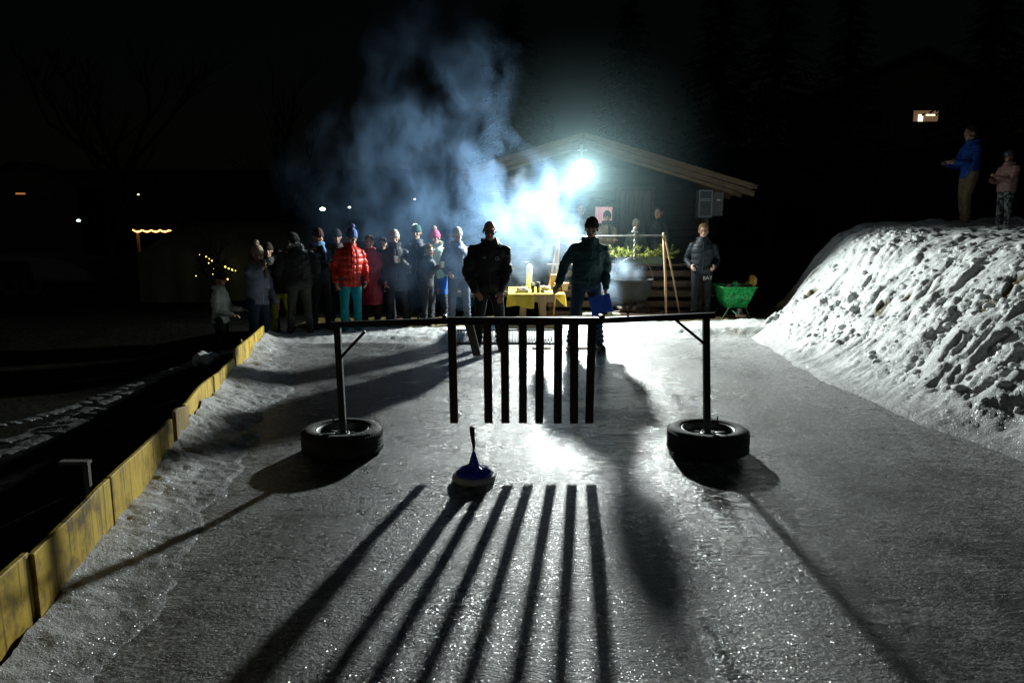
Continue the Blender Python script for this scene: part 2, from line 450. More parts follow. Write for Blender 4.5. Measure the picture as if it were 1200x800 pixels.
    loft(bm, [(U((0, 0, z)) if z > .8 else Vector((0, .01, z)), UA(X3) if z > .8 else X3, UA(Y3) if z > .8 else Y3, rx*wide, ry*wide) for z, rx, ry in tz], 20)
    for k in 'LR':
        S, E, W = J[k]
        d = (W-E).normalized()
        tube(bm, [S, S*.5+E*.5, E, W-d*.005], [.068*wide, .072*wide, .067, .051], 12)
        tube(bm, [U((0, .012, 1.45)), U((0, .012, 1.43))*.45+S*.55, S], [.08, .066, .064], 12)
    if hood is None or hood == 'down':
        tube(bm, [U((-.075, -.04, 1.475)), U((-.095, .06, 1.48)), U((0, .125, 1.46)), U((.095, .06, 1.48)), U((.075, -.04, 1.475))], [.016, .034, .046, .034, .016], 10)
    me, co = fuse(bm, vox*1.05, 4)
    def pf(c, no):
        d = folds(c, no, .028 if vox < .009 else .017, 6, seed)+folds(c, no, .008, 15, seed+5)
        if puff:
            per, amp, sq = puff
            d = d*.5+amp*(np.abs(np.sin(np.pi*c[:, 2]/per))**.6-.7)
            if sq:
                a = np.arctan2(c[:, 0], -c[:, 1])*.19
                d = d+amp*.6*(np.abs(np.sin(np.pi*a/per))**.6-.7)
        return d
    displace(me, co, pf)
    jk = link_mesh('jacket', me, cloth(jacket, jrough, .4), root, True)
    if fur is not None:
        bm = BM()
        for i in range(46):
            a = math.pi*(.0+1.0*i/45); p = U((math.cos(a)*.105, -.03+math.sin(a)*.15, 1.50+.03*math.sin(a)))
            ball(bm, p+Vector((random.uniform(-.008, .008),)*3), random.uniform(.022, .036), 1)
        me, co = fuse(bm, .012, 1)
        displace(me, co, lambda c, n: .012*rng.standard_normal(len(c)))
        link_mesh('fur_trim', me, cloth(fur, .9, .6), root)
    # zip line
    if hem > .6 and lean < 30:
        bm = BM(); tube(bm, [U((0, -.141*wide, z)) for z in (hem+.03, 1.0, 1.18, 1.33)]+[U((0, -.115, 1.42))], .005, 6)
        obj('zip', bm, cloth(tuple(min(1, c*2.5+.01) for c in jacket), .4), jk)
    # ---- trousers
    bm = BM()
    loft(bm, [(Vector((0, 0, z)), X3, Y3, rx*wide, ry*wide) for z, rx, ry in ((.80, .155, .105), (.84, .175, .125), (.98, .168, .122), (1.02, .15, .11))], 16)
    for k in 'LR':
        Hp, Kn, A = J['leg'+k]
        tube(bm, [Hp+Vector((0, 0, .02)), Hp*.5+Kn*.5, Kn, Kn*.5+A*.5, A+Vector((0, 0, .02))], [.105*wide, .095, .076, .070, .066], 12)
    me, co = fuse(bm, vox*1.1, 4)
    def tf(c, no):
        low = np.clip((.5-c[:, 2])/.4, 0, 1)
        return folds(c, no, .008, 8, seed+3)+low*.009*np.sin(c[:, 2]*95+3*np.sin(c[:, 0]*20))
    displace(me, co, tf)
    tm = [cloth(trousers, trough, .4)]
    if short is not None: tm.append(cloth(short, trough, .4)); set_mats(me, lambda c: (c[:, 2] > .55)*1.0)
    if pattern is not None: tm.append(cloth(pattern, trough, .4)); set_mats(me, lambda c: (fbm(c[:, 0]*26+c[:, 1]*11, c[:, 2]*26, 2, 5) > .05)*1.0)
    tr = link_mesh('trousers', me, tm, root, True)
    # ---- boots
    for sg, k in ((1, 'L'), (-1, 'R')):
        A = J['leg'+k][2]; bm = BM()
        tube(bm, [A+Vector((0, .01, .09)), A+Vector((0, .012, -.02))], [.062, .055], 12)
        tube(bm, [A+Vector((0, .03, -.045)), A+Vector((sg*.012, -.07, -.045)), A+Vector((sg*.022, -.145, -.052))], [.05, .052, .044], 12, .8)
        box(bm, A+Vector((sg*.01, -.055, -.078)), (.098, .27, .03), None, 0)
        me, co = fuse(bm, .013, 2)
        co[:, 2] = np.maximum(co[:, 2], .002); me.vertices.foreach_set('co', co.astype(np.float32).ravel())
        link_mesh('boot', me, cloth(boots, .55), root, True)
    # ---- head wear
    if hat is not None:
        bm = BM()
        loft(bm, [(HD((0, .012, z)), hx, hy, rx, ry) for z, rx, ry in ((.012, .086, .104), (.02, .094, .112), (.055, .094, .112), (.062, .087, .105), (.10, .078, .092), (.135, .05, .058), (.15, .018, .02))], 18)
        me, co = fuse(bm, .009, 2)
        displace(me, co, lambda c, n: .0035*np.sin(np.arctan2(c[:, 0]-hc.x, c[:, 1]-hc.y)*22))
        hm = [cloth(hat, .9, .5)]
        if dots: hm.append(cloth((.6, .6, .6), .9)); set_mats(me, lambda c: ((np.sin(c[:, 0]*150)*np.sin(c[:, 2]*150+c[:, 1]*150)) > .55)*1.0)
        ho = link_mesh('hat', me, hm, root, True)
        if pom is not None:
            bm = BM(); ball(bm, HD((0, .015, .175)), .038, 4)
            for v in bm.verts: v.co += (v.co-HD((0, .015, .175)))*random.uniform(-.2, .25)
            obj('pompom', bm, cloth(pom, .95), ho)
    if hair is not None:
        bm = BM()
        ball(bm, HD((0, .026, .052)), (.081, .094, .085), 3, Rh); ball(bm, HD((0, .05, .0)), (.076, .07, .075), 3, Rh)
        me, co = fuse(bm, .008, 1)
        displace(me, co, lambda c, n: .007*np.abs(rng.standard_normal(len(c))))
        link_mesh('hair', me, cloth(hair, .7, .8), root)
    if hood == 'up':
        bm = BM(); ball(bm, HD((0, .05, .02)), (.108, .112, .135), 3, Rh); tube(bm, [HD((0, .06, -.06)), U((0, .05, 1.44))], [.09, .1], 12)
        me, co = fuse(bm, .011, 3); displace(me, co, lambda c, n: folds(c, n, .006, 12, seed))
        link_mesh('hood', me, cloth(hat if hat is not None and pom is None else jacket, .8), root, True)
    if scarf is not None:
        bm = BM()
        for k2 in range(2):
            pts = [U((math.cos(a)*(.085+.01*k2), math.sin(a)*.088-.005, 1.485+.03*k2+.012*math.sin(3*a))) for a in np.linspace(0, 2*math.pi, 13)]
            tube(bm, pts, .03, 9)
        tube(bm, [U((.03, -.11, 1.48)), U((.04, -.155, 1.38)), U((.045, -.155, 1.25))], [.03, .035, .035], 8, .45)
        me, co = fuse(bm, .011, 2); displace(me, co, lambda c, n: folds(c, n, .005, 20, seed))
        link_mesh('scarf', me, cloth(scarf, .9), root, True)
    if glasses:
        bm = BM()
        for sg in (1, -1):
            pts = [HD((sg*.033+.024*math.cos(a), -.094, .006+.018*math.sin(a))) for a in np.linspace(0, 2*math.pi, 13)]
            tube(bm, pts, .0028, 5)
            tube(bm, [HD((sg*.057, -.09, .01)), HD((sg*.082, .0, .01))], .0028, 5)
        tube(bm, [HD((-.01, -.097, .01)), HD((.01, -.097, .01))], .0028, 5)
        obj('glasses', bm, black_metal, root)
    mw = Matrix.Translation(base) @ Matrix.Rotation(R(yaw), 4, 'Z') @ Matrix.Diagonal((s, s, s, 1))
    return root, {k: (mw @ v[0], (mw.to_3x3() @ v[1]).normalized(), (mw.to_3x3() @ v[2]).normalized()) for k, v in HN.items()}, dict(U=U, HD=HD, s=s, mw=mw, hc=hc)

def cup(loc, label, mat, r=.036, h=.1):
    bm = BM(); lathe(bm, [(0, 0), (r*.78, 0), (r, h), (r*1.06, h), (r*1.03, h+.004), (r*.94, h), (r*.72, .006), (0, .006)], 20)
    o = obj('cup', bm, mat, None, True, loc-Vector((0, 0, h*.5)))
    return tag(o, label, 'cup')

# ================================================================== SETTING
BL0, BL1 = G(10, 790), G(310, 403)               # foot line of the left boards
def board_x(y): return BL0.x+(BL1.x-BL0.x)*(y-BL0.y)/(BL1.y-BL0.y)
def foot_x(y): return np.interp(y, [2, 5.3, 6.2, 8, 10, 11, 11.8, 12.6, 13.4], [4.15, 3.82, 3.6, 3.55, 3.66, 3.75, 3.92, 4.15, 4.45])

# --- ground: one sheet to the horizon
def axis(a, b, fine0, fine1, step, n):
    m = np.arange(fine0, fine1, step)
    lo = fine0-np.geomspace(step, fine0-a, n)[::-1]; hi = fine1+np.geomspace(step, b-fine1, n)
    return np.concatenate([lo, m, hi])
def ground_z(x, y):
    left = sstep(.2, 2.5, board_x(np.minimum(y, 13))-x)*sstep(15, 9.5, y)
    z = -.07-.42*left
    far = np.hypot(x, y-6)
    z = z-1.6*sstep(14, 45, far)*sstep(4, -10, x)
    z = z+7.0*sstep(15, 46, y)*sstep(2, 24, x)+2.0*sstep(4.2, 8, x)*sstep(7, 11, y)*sstep(40, 12, y)*.6
    z = z+10*sstep(60, 160, y)+35*sstep(150, 600, y)
    z = z-1.0*sstep(3.9, 5.5, x)*sstep(12.8, 11.5, y)
    return z+.05*fbm(x*.8, y*.8, 4, 3)*sstep(1, 3, far)*(1+far*.03)
gx, gy = axis(-700, 700, -12, 14, .25, 26), axis(-60, 900, -3, 22, .25, 30)
GX, GY = np.meshgrid(gx, gy)
rinkmask = (GX > board_x(GY)-.2) & (GX < 4.2) & (GY < 11)
GZ = np.where(rinkmask, -.15, ground_z(GX, GY))
grid_mesh('ground', GX, GY, GZ, ground_m)
def gz(x, y): return float(ground_z(np.array([[float(x)]]), np.array([[float(y)]]))[0, 0])

# --- ice sheet
iy = np.arange(-3, 11.61, .04); tt = np.linspace(0, 1, 190)
IY = np.repeat(iy[:, None], 190, 1)
xl, xr = board_x(iy)-.02, foot_x(iy)+.25
IX = xl[:, None]+(xr-xl)[:, None]*tt[None]
IZ = .004*fbm(IX*.9, IY*.9, 3, 11)
dl = IX-board_x(IY)+.5*fbm(IX*1.7, IY*1.7, 4, 61); dr_ = foot_x(IY)-IX+.5*fbm(IX*1.5, IY*1.5, 4, 62)
frost = np.maximum(sstep(1.2, .45, dl)*.75, sstep(1.9, .1, dr_)*.95)
grid_mesh('ice', IX, IY, IZ, ice_m, bare=np.clip(frost+.25*fbm(IX*4, IY*4, 3, 64)*(frost > .02), 0, 1))
io = bpy.data.objects['ice']; pa = io.data.attributes.new('polish', 'FLOAT', 'POINT')
pol = sstep(1.9, .3, np.abs(IX-.45-.05*IY+.5*fbm(IX*.5, IY*.3, 2, 65)))*sstep(-.35, .35, fbm(IX*3.5, IY*.35, 4, 66)+.12)
pa.data.foreach_set('value', np.clip(pol, 0, 1).astype(np.float32).ravel())

# --- right-hand snow bank
by, bx = np.arange(2.2, 13.9, .026), np.arange(3.2, 9.6, .026)
BX, BY = np.meshgrid(bx, by)
u = (BX-foot_x(BY)+.16*fbm(BX*1.2, BY*1.2, 3, 40))*(1+.3*sstep(9.5, 12, BY))
prof = np.interp(u, [-.6, -.1, .0, .25, .7, 1.3, 1.75, 2.15, 2.6, 3.4, 6], [-.06, -.03, .012, .07, .30, .80, 1.17, 1.42, 1.56, 1.62, 1.66])
k = np.ones(9)/9
prof = np.apply_along_axis(lambda r: np.convolve(np.pad(r, 4, 'edge'), k, 'valid'), 1, prof)
prof += (.07*sstep(9.5, 12.3, BY)+.12*sstep(12, 13.5, BY))*sstep(.6, 2.2, u)
prof *= 1-.25*sstep(11.6, 13.6, BY)*sstep(2.2, .6, u)
# furrows dragged down the slope, each a run of clods
a = R(-20); q = u*math.cos(a)-BY*math.sin(a); w = u*math.sin(a)+BY*math.cos(a)
wq = q+.25*fbm(BX*1.6, BY*1.6, 2, 77); ww = w+.16*fbm(BX*2.1, BY*2.1, 2, 78)
r1 = billow(wq*.9, ww*2.4, 2, 21); r2 = billow(wq*1.25, ww*6.2, 3, 31); r4 = 1-np.abs(vn(wq*5+.3*ww, ww*17, 39)); r3 = 1-np.abs(vn(wq*3.2, ww*9.5, 37))
cl = billow(BX*6.5, BY*6.5, 3, 51); cl2 = billow(BX*14, BY*14, 2, 53); fine = fbm(BX*26, BY*26, 3, 61)
slope = sstep(-.05, .55, u)*(1-.72*sstep(1.9, 2.7, u)); smooth_top = 1-.45*sstep(9.8, 11.8, BY)*sstep(.7, 1.4, u)
amp = slope*smooth_top*(.55+.6*sstep(-.25, .3, fbm(BX*.9, BY*.9, 3, 99)))*(.45+.55*sstep(.1, .9, u))
chunk = sstep(.0, .3, fbm(BX*1.7, BY*1.7, 3, 90)+.1)
Zb = prof+amp*(.10*(r1-.28)+.115*(r2-.28)+.045*(r3-.5)+.030*(r4-.5)+.055*(cl-.3)*(.3+chunk)+.055*(cl2-.3)*(.5+chunk))+(.006+.010*slope)*fine
Zb += sstep(1.9, 2.6, u)*.05*fbm(BX*4, BY*4, 3, 33)
Zb += .012*fbm(BX*5, BY*9, 3, 71)*sstep(-.1, .15, u)
bare = np.zeros_like(Zb)
for (px, py, rr, z) in ((945, 343, .22, .55), (933, 330, .2, .6), (1035, 362, .17, .6), (1160, 356, .20, .95), (1100, 335, .13, .9), (955, 318, .2, .8), (1190, 328, .2, 1.15), (1062, 350, .12, .8)):
    c = None
    best = 1e9
    d = ray(px, py)
    ts = np.arange(4, 15, .02); Xs, Ys, Zs = d.x*ts, d.y*ts, H+d.z*ts
    ii = np.clip(((Ys-by[0])/.026).astype(int), 0, len(by)-1); jj = np.clip(((Xs-bx[0])/.026).astype(int), 0, len(bx)-1)
    hit = np.where(Zs < Zb[ii, jj])[0]
    if len(hit) == 0: continue
    hx_, hy_ = Xs[hit[0]], Ys[hit[0]]
    g = np.exp(-((BX-hx_)**2+((BY-hy_)*1.3)**2)/(rr*rr))+.55*fbm(BX*6, BY*6, 3, 95)
    bare = np.maximum(bare, sstep(.55, .8, g))
endface = sstep(12.7, 13.2, BY+.35*fbm(BX*1.5, BY*1.5, 2, 8))*sstep(.1, .4, u)*sstep(1.45, .9, u)
bare = np.maximum(bare, endface)
Zb -= bare*.05
Zb = np.where(BY > 13.75, -.4, Zb); Zb = np.where(BX > 9.55, -.4, Zb)
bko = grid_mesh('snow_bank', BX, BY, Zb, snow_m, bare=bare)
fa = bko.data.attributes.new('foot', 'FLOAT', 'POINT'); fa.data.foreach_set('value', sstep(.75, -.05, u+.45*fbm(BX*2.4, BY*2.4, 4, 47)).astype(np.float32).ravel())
def bank_z(x, y):
    return float(Zb[min(max(int((y-by[0])/.026), 0), len(by)-1), min(max(int((x-bx[0])/.026), 0), len(bx)-1)])

# --- loose clods that rolled down the bank
bm = BM(); rc = random.Random(5); made = 0
while made < 750:
    y = rc.uniform(3.6, 12.6); x = float(foot_x(y))+rc.uniform(.5, 2.4)
    if float(fbm(np.array([x*1.6]), np.array([y*1.6]), 2, 91)[0]) < rc.uniform(-.35, .25): continue
    r_ = .014+.042*rc.random()**3; z = bank_z(x, y)
    n0 = len(bm.verts); ball(bm, (x, y, z+r_*.1), (r_*rc.uniform(.8, 1.5), r_*rc.uniform(.8, 1.3), r_*rc.uniform(.6, .9)), 2, Matrix.Rotation(rc.uniform(0, 3), 3, 'Z'))
    bm.verts.ensure_lookup_table()
    c_ = Vector((x, y, z+r_*.1))
    for v in bm.verts[n0:]:
        d_ = v.co-c_; v.co = c_+d_*(1+.45*mnoise.noise(d_*(1.3/r_)+Vector((made, 0, 0))))
    made += 1
o = obj('snow_clods', bm, snow_m, None, True); o['kind'] = 'stuff'; o['label'] = 'loose snow clods lying on the right snow bank'

# --- granular snow thrown up along the left boards
sy, sx = np.arange(1.6, 11.2, .018), np.arange(0, 1.5, .018)
SW, SY = np.meshgrid(sx, sy)
SX = board_x(SY)+.006+SW
wd = .40+.24*sstep(2.5, 8, SY)+.14*fbm(SY*.9, SY*0+3, 3, 4)+.16*fbm(SX*2.6, SY*2.6, 4, 5, .6)
pr = np.clip(1-SW/wd, 0, 1)
hgt = .055+.09*sstep(2.5, 7, SY)+.06*fbm(SY*1.3, SY*0, 3, 6)
SZ = hgt*pr**1.7+sstep(0, .3, pr)*((.09*(billow(SX*1.1+.5*SY, SY*3.6-SX*1.5, 3, 14)-.25)+.04*(billow(SX*6, SY*6, 2, 18)-.3))*pr*(.25+.75*sstep(2.5, 6, SY))+.010*fbm(SX*9, SY*9, 4, 15))+.007*fbm(SX*30, SY*30, 3, 16)*sstep(0, .2, pr)
SZ = np.maximum(SZ, .45*hgt*pr**1.7)
SZ = np.where(pr <= .01, -.03, SZ+.004-.02*(1-sstep(0, .16, pr)))
grid_mesh('snow_berm', SX, SY, SZ, berm_m, bare=sstep(.8, .08, pr+.25*fbm(SX*5, SY*5, 4, 19)))

# --- snow ledge closing the far end of the rink
lx, ly = np.arange(-3.75, 6.2, .028), np.arange(10.3, 13.6, .028)
LX, LY = np.meshgrid(lx, ly)
front = np.interp(LX, [-3.8, -2, 0, 2, 4.3], [10.75, 10.72, 10.85, 11.2, 11.3])+.12*fbm(LX*1.3, LX*0, 3, 2)
w = LY-front
top = np.interp(LX, [-3.8, -2.8, -1.5, 3.5, 4.6], [.03, .05, .08, .13, .16])
LZ = top*sstep(-.02, .28, w)*(1-.5*sstep(.9, 1.6, w))+sstep(0, .2, w)*(.05*(billow(LX*2.5, LY*3.5, 3, 3)-.3)+.035*(billow(LX*9, LY*9, 3, 7)-.3))
LZ = np.where(w < 0, -.03, LZ)
bare = sstep(1.15, 1.5, w+.35*fbm(LX*1.5, LY*1.5, 3, 22)) 
bare = np.maximum(bare, sstep(.2, .5, fbm(LX*2.2, LY*5, 3, 28))*.45*sstep(.0, .1, w)*sstep(.35, .2, w))
LZ = np.where(LY > 13.5, -.2, LZ)
grid_mesh('snow_ledge', LX, LY, LZ, ledge_m, bare=bare)

# --- remains of snow on the dark field beside the rink
for i, (pts, wdt) in enumerate(((((-40, 505), (40, 487), (110, 472), (172, 460)), .022), (((-30, 520), (20, 511), (45, 504)), .02), (((52, 504), (86, 494)), .02), (((-20, 538), (24, 526), (46, 519)), .028))):
    zz = -.46
    gp = [G(*p, zz) for p in pts]
    fine_pts = []
    for a_, b_ in zip(gp, gp[1:]):
        for j in range(46): fine_pts.append(a_.lerp(b_, j/14))
    bm = BM()
    for p in fine_pts:
        rr = wdt*random.uniform(.5, 1.5)
        z = gz(p.x, p.y)
        ball(bm, (p.x+random.uniform(-.03, .03), p.y+random.uniform(-.04, .04), z+.01), (rr*4.2, rr*1.2, rr*.9), 2)
    me, co = fuse(bm, .014, 2)
    displace(me, co, lambda c, n: .008*fbm(c[:, 0]*12, c[:, 1]*12, 3, 4))
    o = link_mesh('snow_patch', me, patch_m, None, True); o['kind'] = 'structure'

# ================================================================== LEFT BOARDS
def board_material(name, col, seed):
    m, nt, b = new_mat(name)
    tc = nd(nt, 'ShaderNodeTexCoord'); v = tc.outputs['Object']
    mp = nd(nt, 'ShaderNodeMapping'); mp.inputs['Location'].default_value = (seed*3.7, seed*1.3, 0); nt.links.new(v, mp.inputs[0])
    n = noise_n(nt, mp.outputs[0], 4.5, 8, .68)
    c1 = ramp_n(nt, n.outputs['Fac'], [(.36, tuple(c*.22 for c in col)), (.5, col), (.68, (col[0]*1.25, col[1]*1.3, col[2]*1.9))])
    mp2 = nd(nt, 'ShaderNodeMapping'); mp2.inputs['Scale'].default_value = (22, 22, .9); nt.links.new(mp.outputs[0], mp2.inputs[0])
    n2 = noise_n(nt, mp2.outputs[0], 1.3, 4, .6)
    mk = ramp_n(nt, n2.outputs['Fac'], [(.52, (0, 0, 0)), (.66, (1, 1, 1))])
    mx = nd(nt, 'ShaderNodeMix', data_type='RGBA'); nt.links.new(math_n(nt, 'MULTIPLY', mk, .85), mx.inputs['Factor']); nt.links.new(c1, mx.inputs['A'])
    mx.inputs['B'].default_value = (.05, .035, .012, 1)
    nt.links.new(mx.outputs['Result'], b.inputs['Base Color']); b.inputs['Roughness'].default_value = .6
    bp = nd(nt, 'ShaderNodeBump'); bp.inputs['Strength'].default_value = .35; bp.inputs['Distance'].default_value = .006
    nt.links.new(n2.outputs['Fac'], bp.inputs['Height']); nt.links.new(bp.outputs[0], b.inputs['Normal'])
    return m
def on_board(px):                                   # y on the board line seen at column px
    lo, hi = 1.0, 12.0
    for _ in range(40):
        m_ = (lo+hi)/2; z = .15
        x = board_x(m_); dep = m_*ct-(z-H)*st; c = 600+F*x/dep
        if c < px: lo = m_
        else: hi = m_
    return (lo+hi)/2
spans = [(-260, 45, 648, 'nearest yellow shuttering board at the lower left frame edge', -.02), (46, 132, 560, 'long yellow board with a dark vertical stain, second from the camera', 0),
         (133, 203, 487, 'mottled yellow board behind which the upright stake stands', .004), (205, 219, 478, 'very short filler board between two dark gaps in the fence', .02),
         (220, 251, 440, 'worn board just past the short filler piece', -.006), (251.5, 275, 412, 'darkened board next to the bright end board', .006), (277, 310, 390, 'bright yellow end board beside the grey jacket woman', .0)]
tops = [(-260, 930), (0, 692), (45, 648), (132, 560), (203, 490), (205, 482), (219, 474), (220, 473), (251, 441), (275, 420), (277, 410), (310, 381)]
for i, (a_, b_, _, lab, off) in enumerate(spans):
    y0, y1 = on_board(a_), on_board(b_)
    def topz(px, y):
        py = np.interp(px, [t[0] for t in tops], [t[1] for t in tops]); d = ray(px, py); return H+d.z*y/d.y
    z0t, z1t = topz(max(a_, 0), on_board(max(a_, 0))), topz(b_, y1)
    if a_ < 0: z0t = z1t+(z0t-z1t)*(y0-y1)/(on_board(0)-y1)
    bm = BM(); n = 12; th = .028
    nx_ = Vector((1, -(BL1.x-BL0.x)/(BL1.y-BL0.y), 0)).normalized()
    ph = random.uniform(0, 6)
    rows = []
    for j in range(n+1):
        f = j/n; y = y0+(y1-y0)*f; x = board_x(y)+off+.012*math.sin(ph+f*4)*math.sin(f*math.pi)
        zt = z0t+(z1t-z0t)*f+.006*math.sin(ph*2+f*5)
        rows.append([bm.verts.new(Vector((x, y, -.2))), bm.verts.new(Vector((x, y, zt-.004))), bm.verts.new(Vector((x, y, zt))-nx_*.004), bm.verts.new(Vector((x, y, zt))-nx_*(th-.004)), bm.verts.new(Vector((x, y, zt-.004))-nx_*th), bm.verts.new(Vector((x, y, -.2))-nx_*th)])
    for r0, r1_ in zip(rows, rows[1:]):
        for c in range(6): bm.faces.new((r0[c], r0[(c+1) % 6], r1_[(c+1) % 6], r1_[c]))
    bm.faces.new(rows[0]); bm.faces.new(rows[-1][::-1])
    tag(obj('fence_board', bm, board_material('yellow_board', (.60, .40, .03) if i != 3 else (.3, .2, .035), i+1), None), lab, 'board', 'yellow boards edging the rink')
def stake(px, y_off, ztop, w, lab, mat, ledge=False):
    y = on_board(px); x = board_x(y)-y_off
    bm = BM(); box(bm, (x, y, ztop/2-.25), (w, .03, ztop+.5), None, .003)
    if ledge: box(bm, (x-.06, y, ztop+.012), (.16, .05, .02), None, .003)
    tag(obj('stake', bm, mat), lab, 'stake', 'stakes behind the rink boards')
grey_wood = M('grey_wood', (.18, .175, .16), .8, .3, 5, .4, 14, stretch=(6, 6, 1))
stake(128, .10, .45, .03, 'pale grey stake with a flat top piece behind the mottled board', grey_wood, True)
stake(289, .06, .34, .022, 'thin pale stake sticking up behind the bright end board', pale_wood)
bm = BM(); c = G(242, 421, -.1)
for i in range(14): ball(bm, c+Vector((random.uniform(-.14, .14), random.uniform(-.1, .1), random.uniform(-.05, .05))), random.uniform(.05, .09), 2)
me, co = fuse(bm, .02, 2); displace(me, co, lambda c_, n: .01*fbm(c_[:, 0]*14, c_[:, 2]*14, 3, 4))
tag(link_mesh('snow_lump', me, snow_m, None, True), 'lump of snow lying behind the boards below the white jacket child', 'snow lump')

# ================================================================== GATE RIG
TY = G(402, 528).y
tl, trr = G(402, 528), G(829, 523); trr.y = TY; trr.x = P(829, 523, TY).x
rig = empty('target_frame', (0, TY, 0), 'black frame of hanging slats carried on two posts set in car wheels', 'target frame')
def tyre(c):
    bm = BM(); Ro, w = .315, .195
    prof = [(.205, .012), (.225, .002), (.262, .0), (.288, .008), (.306, .026), (.313, .05)]
    for i in range(1, 4):                        # tread with grooves
        z = .05+i*.024
        prof += [(.315, z-.004), (.307, z-.003), (.307, z+.003), (.315, z+.004)]
    prof += [(.313, .147), (.306, .170), (.288, .188), (.262, .196), (.225, .194), (.207, .184), (.203, .172), (.203, .024), (.205, .012)]
    lathe(bm, prof, 72)
    for i in range(72):                          # shoulder lugs
        a_ = 2*math.pi*i/72
        for z in (.037, .158):
            box(bm, (.309*math.cos(a_), .309*math.sin(a_), z), (.012, .017, .026), Matrix.Rotation(a_, 3, 'Z'), 0)
    t = obj('tyre', bm, rubber, rig, True, (c.x, c.y-TY, 0))
    bm = BM()
    lathe(bm, [(.204, .166), (.208, .18), (.2, .184), (.19, .172), (.183, .15), (.176, .135), (.170, .12), (.175, .10), (.185, .07), (.2, .04), (.204, .04)], 48)
    lathe(bm, [(0, .147), (.03, .147), (.05, .151), (.062, .143), (.066, .12), (0, .12)], 32)
    for i in range(8):
        a_ = 2*math.pi*i/8+.2
        beam(bm, (math.cos(a_)*.055, math.sin(a_)*.055, .140), (math.cos(a_)*.176, math.sin(a_)*.176, .138), .04, .016, bev=.004)
    for i in range(5):
        a_ = 2*math.pi*i/5
        lathe(bm, [(0, .161), (.008, .161), (.01, .151), (.01, .145)], 8, Vector((math.cos(a_)*.044, math.sin(a_)*.044, 0)))
    obj('rim', bm, rim_m, t, True)
tyre(tl); tyre(trr)
def rp(px, py, dy=0):
    p = P(px, py, TY+dy); return Vector((p.x, dy, p.z))
for (tx, bx_, c) in ((395, 402, tl), (827.5, 829.5, trr)):
    bm = BM(); topP = rp(tx, 379 if tx < 600 else 372)
    bot = Vector((rp(bx_, 495).x, 0, .095))
    beam(bm, bot, topP, .05, .05, up=Y3)
    box(bm, bot+Vector((0, 0, .01)), (.11, .11, .02), None, .003)
    s_ = -1 if tx < 600 else 1                   # clamp screw near the foot
    q = bot+Vector((.03*s_, -.0, .14))
    tube(bm, [q, q+Vector((.045*s_, 0, 0))], .006, 8)
    tube(bm, [q+Vector((.045*s_, 0, -.035)), q+Vector((.045*s_, 0, .045))], .006, 8)
    obj('post', bm, black_metal, rig)
    bm = BM()
    if tx < 600: beam(bm, rp(399, 419, -.02), rp(428, 388, -.02), .022, .022, up=Y3)
    else: beam(bm, rp(827, 404, -.02), rp(792, 375, -.02), .022, .022, up=Y3)
    obj('brace', bm, black_metal, rig)
# bar in three lengths
for a_, b_, hh in ((rp(387, 380.5), rp(528, 375.6), .045), (rp(700, 375.5), rp(838, 369.5), .045)):
    bm = BM(); beam(bm, a_, b_, .045, hh, up=Y3); obj('end_bar', bm, black_metal, rig)
bm = BM(); beam(bm, rp(524, 376), rp(701, 376), .06, .036, up=Y3)
box(bm, rp(521, 374), (.03, .075, .07), None, .003); box(bm, rp(704, 374), (.03, .075, .07), None, .003)
obj('centre_bar', bm, black_metal, rig)
for px, py in ((490, 372), (736, 370), (708, 372)):
    p = rp(px, py); bm = BM(); tube(bm, [p+Vector((0, 0, -.02)), p+Vector((0, 0, .03))], .008, 8); tube(bm, [p+Vector((-.02, 0, .03)), p+Vector((.02, 0, .03))], .007, 8)
    obj('clamp_screw', bm, black_metal, rig)
slat_m = M('slat_wood', (.035, .024, .014), .7, .7, 3, .4, 10, stretch=(8, 8, 1))
zb = rp(600, 495).z; zt = rp(600, 378).z
for i, px in enumerate((530.2, 571.3, 591.2, 612.4, 632.7, 653.6, 672.2, 692.6)):
    x = rp(px, 430).x; tilt = random.uniform(-.009, .009)
    bm = BM(); beam(bm, (x, -.012, zt+.02), (x+tilt, -.012, zb+random.uniform(-.004, .004)), .064, .022, up=Y3, bev=.003)
    for zz in (zt-.03, zt-.075):
        tube(bm, [Vector((x, -.024, zz)), Vector((x, -.028, zz))], .007, 8)
    obj('slat', bm, slat_m, rig)
pt_, pb = rp(549.5, 379), P(559, 416, TY+.62); pb = Vector((pb.x, .62, pb.z))
bm = BM(); x_, y_, d_ = frame_from(pb-pt_, Vector((0, 0, 1))); beam(bm, pt_, pb, .066, .022, up=Vector((0, 0, 1)), bev=.003)
o = obj('slat', bm, slat_m, rig); o['label'] = 'slat knocked backwards and swung up out of the row'

# ================================================================== ICE STOCK
c = G(555.5, 563)
stk = empty('ice_stock', c, 'blue domed ice stock with black handle on the ice before the slats', 'ice stock')
bm = BM(); lathe(bm, [(0, .004), (.13, .004), (.147, .010), (.151, .022), (.150, .040), (.142, .050), (.10, .052), (0, .052)], 56)
obj('base_plate', bm, M('rim_grey', (.6, .61, .6), .4, .2, 12, .1), stk, True)
bm = BM(); lathe(bm, [(0, .05), (.125, .052), (.128, .060), (.118, .072), (.09, .086), (.06, .096), (.044, .108), (.034, .13), (.027, .155), (.018, .185), (.010, .21), (0, .212)], 48)
for i in range(10):
    a_ = i*math.pi/5
    beam(bm, (math.cos(a_)*.04, math.sin(a_)*.04, .108), (math.cos(a_)*.115, math.sin(a_)*.115, .074), .008, .012, bev=.002)
obj('dome', bm, M('blue_plastic', (.03, .07, .7), .28, .2, 8, .05), stk, True)
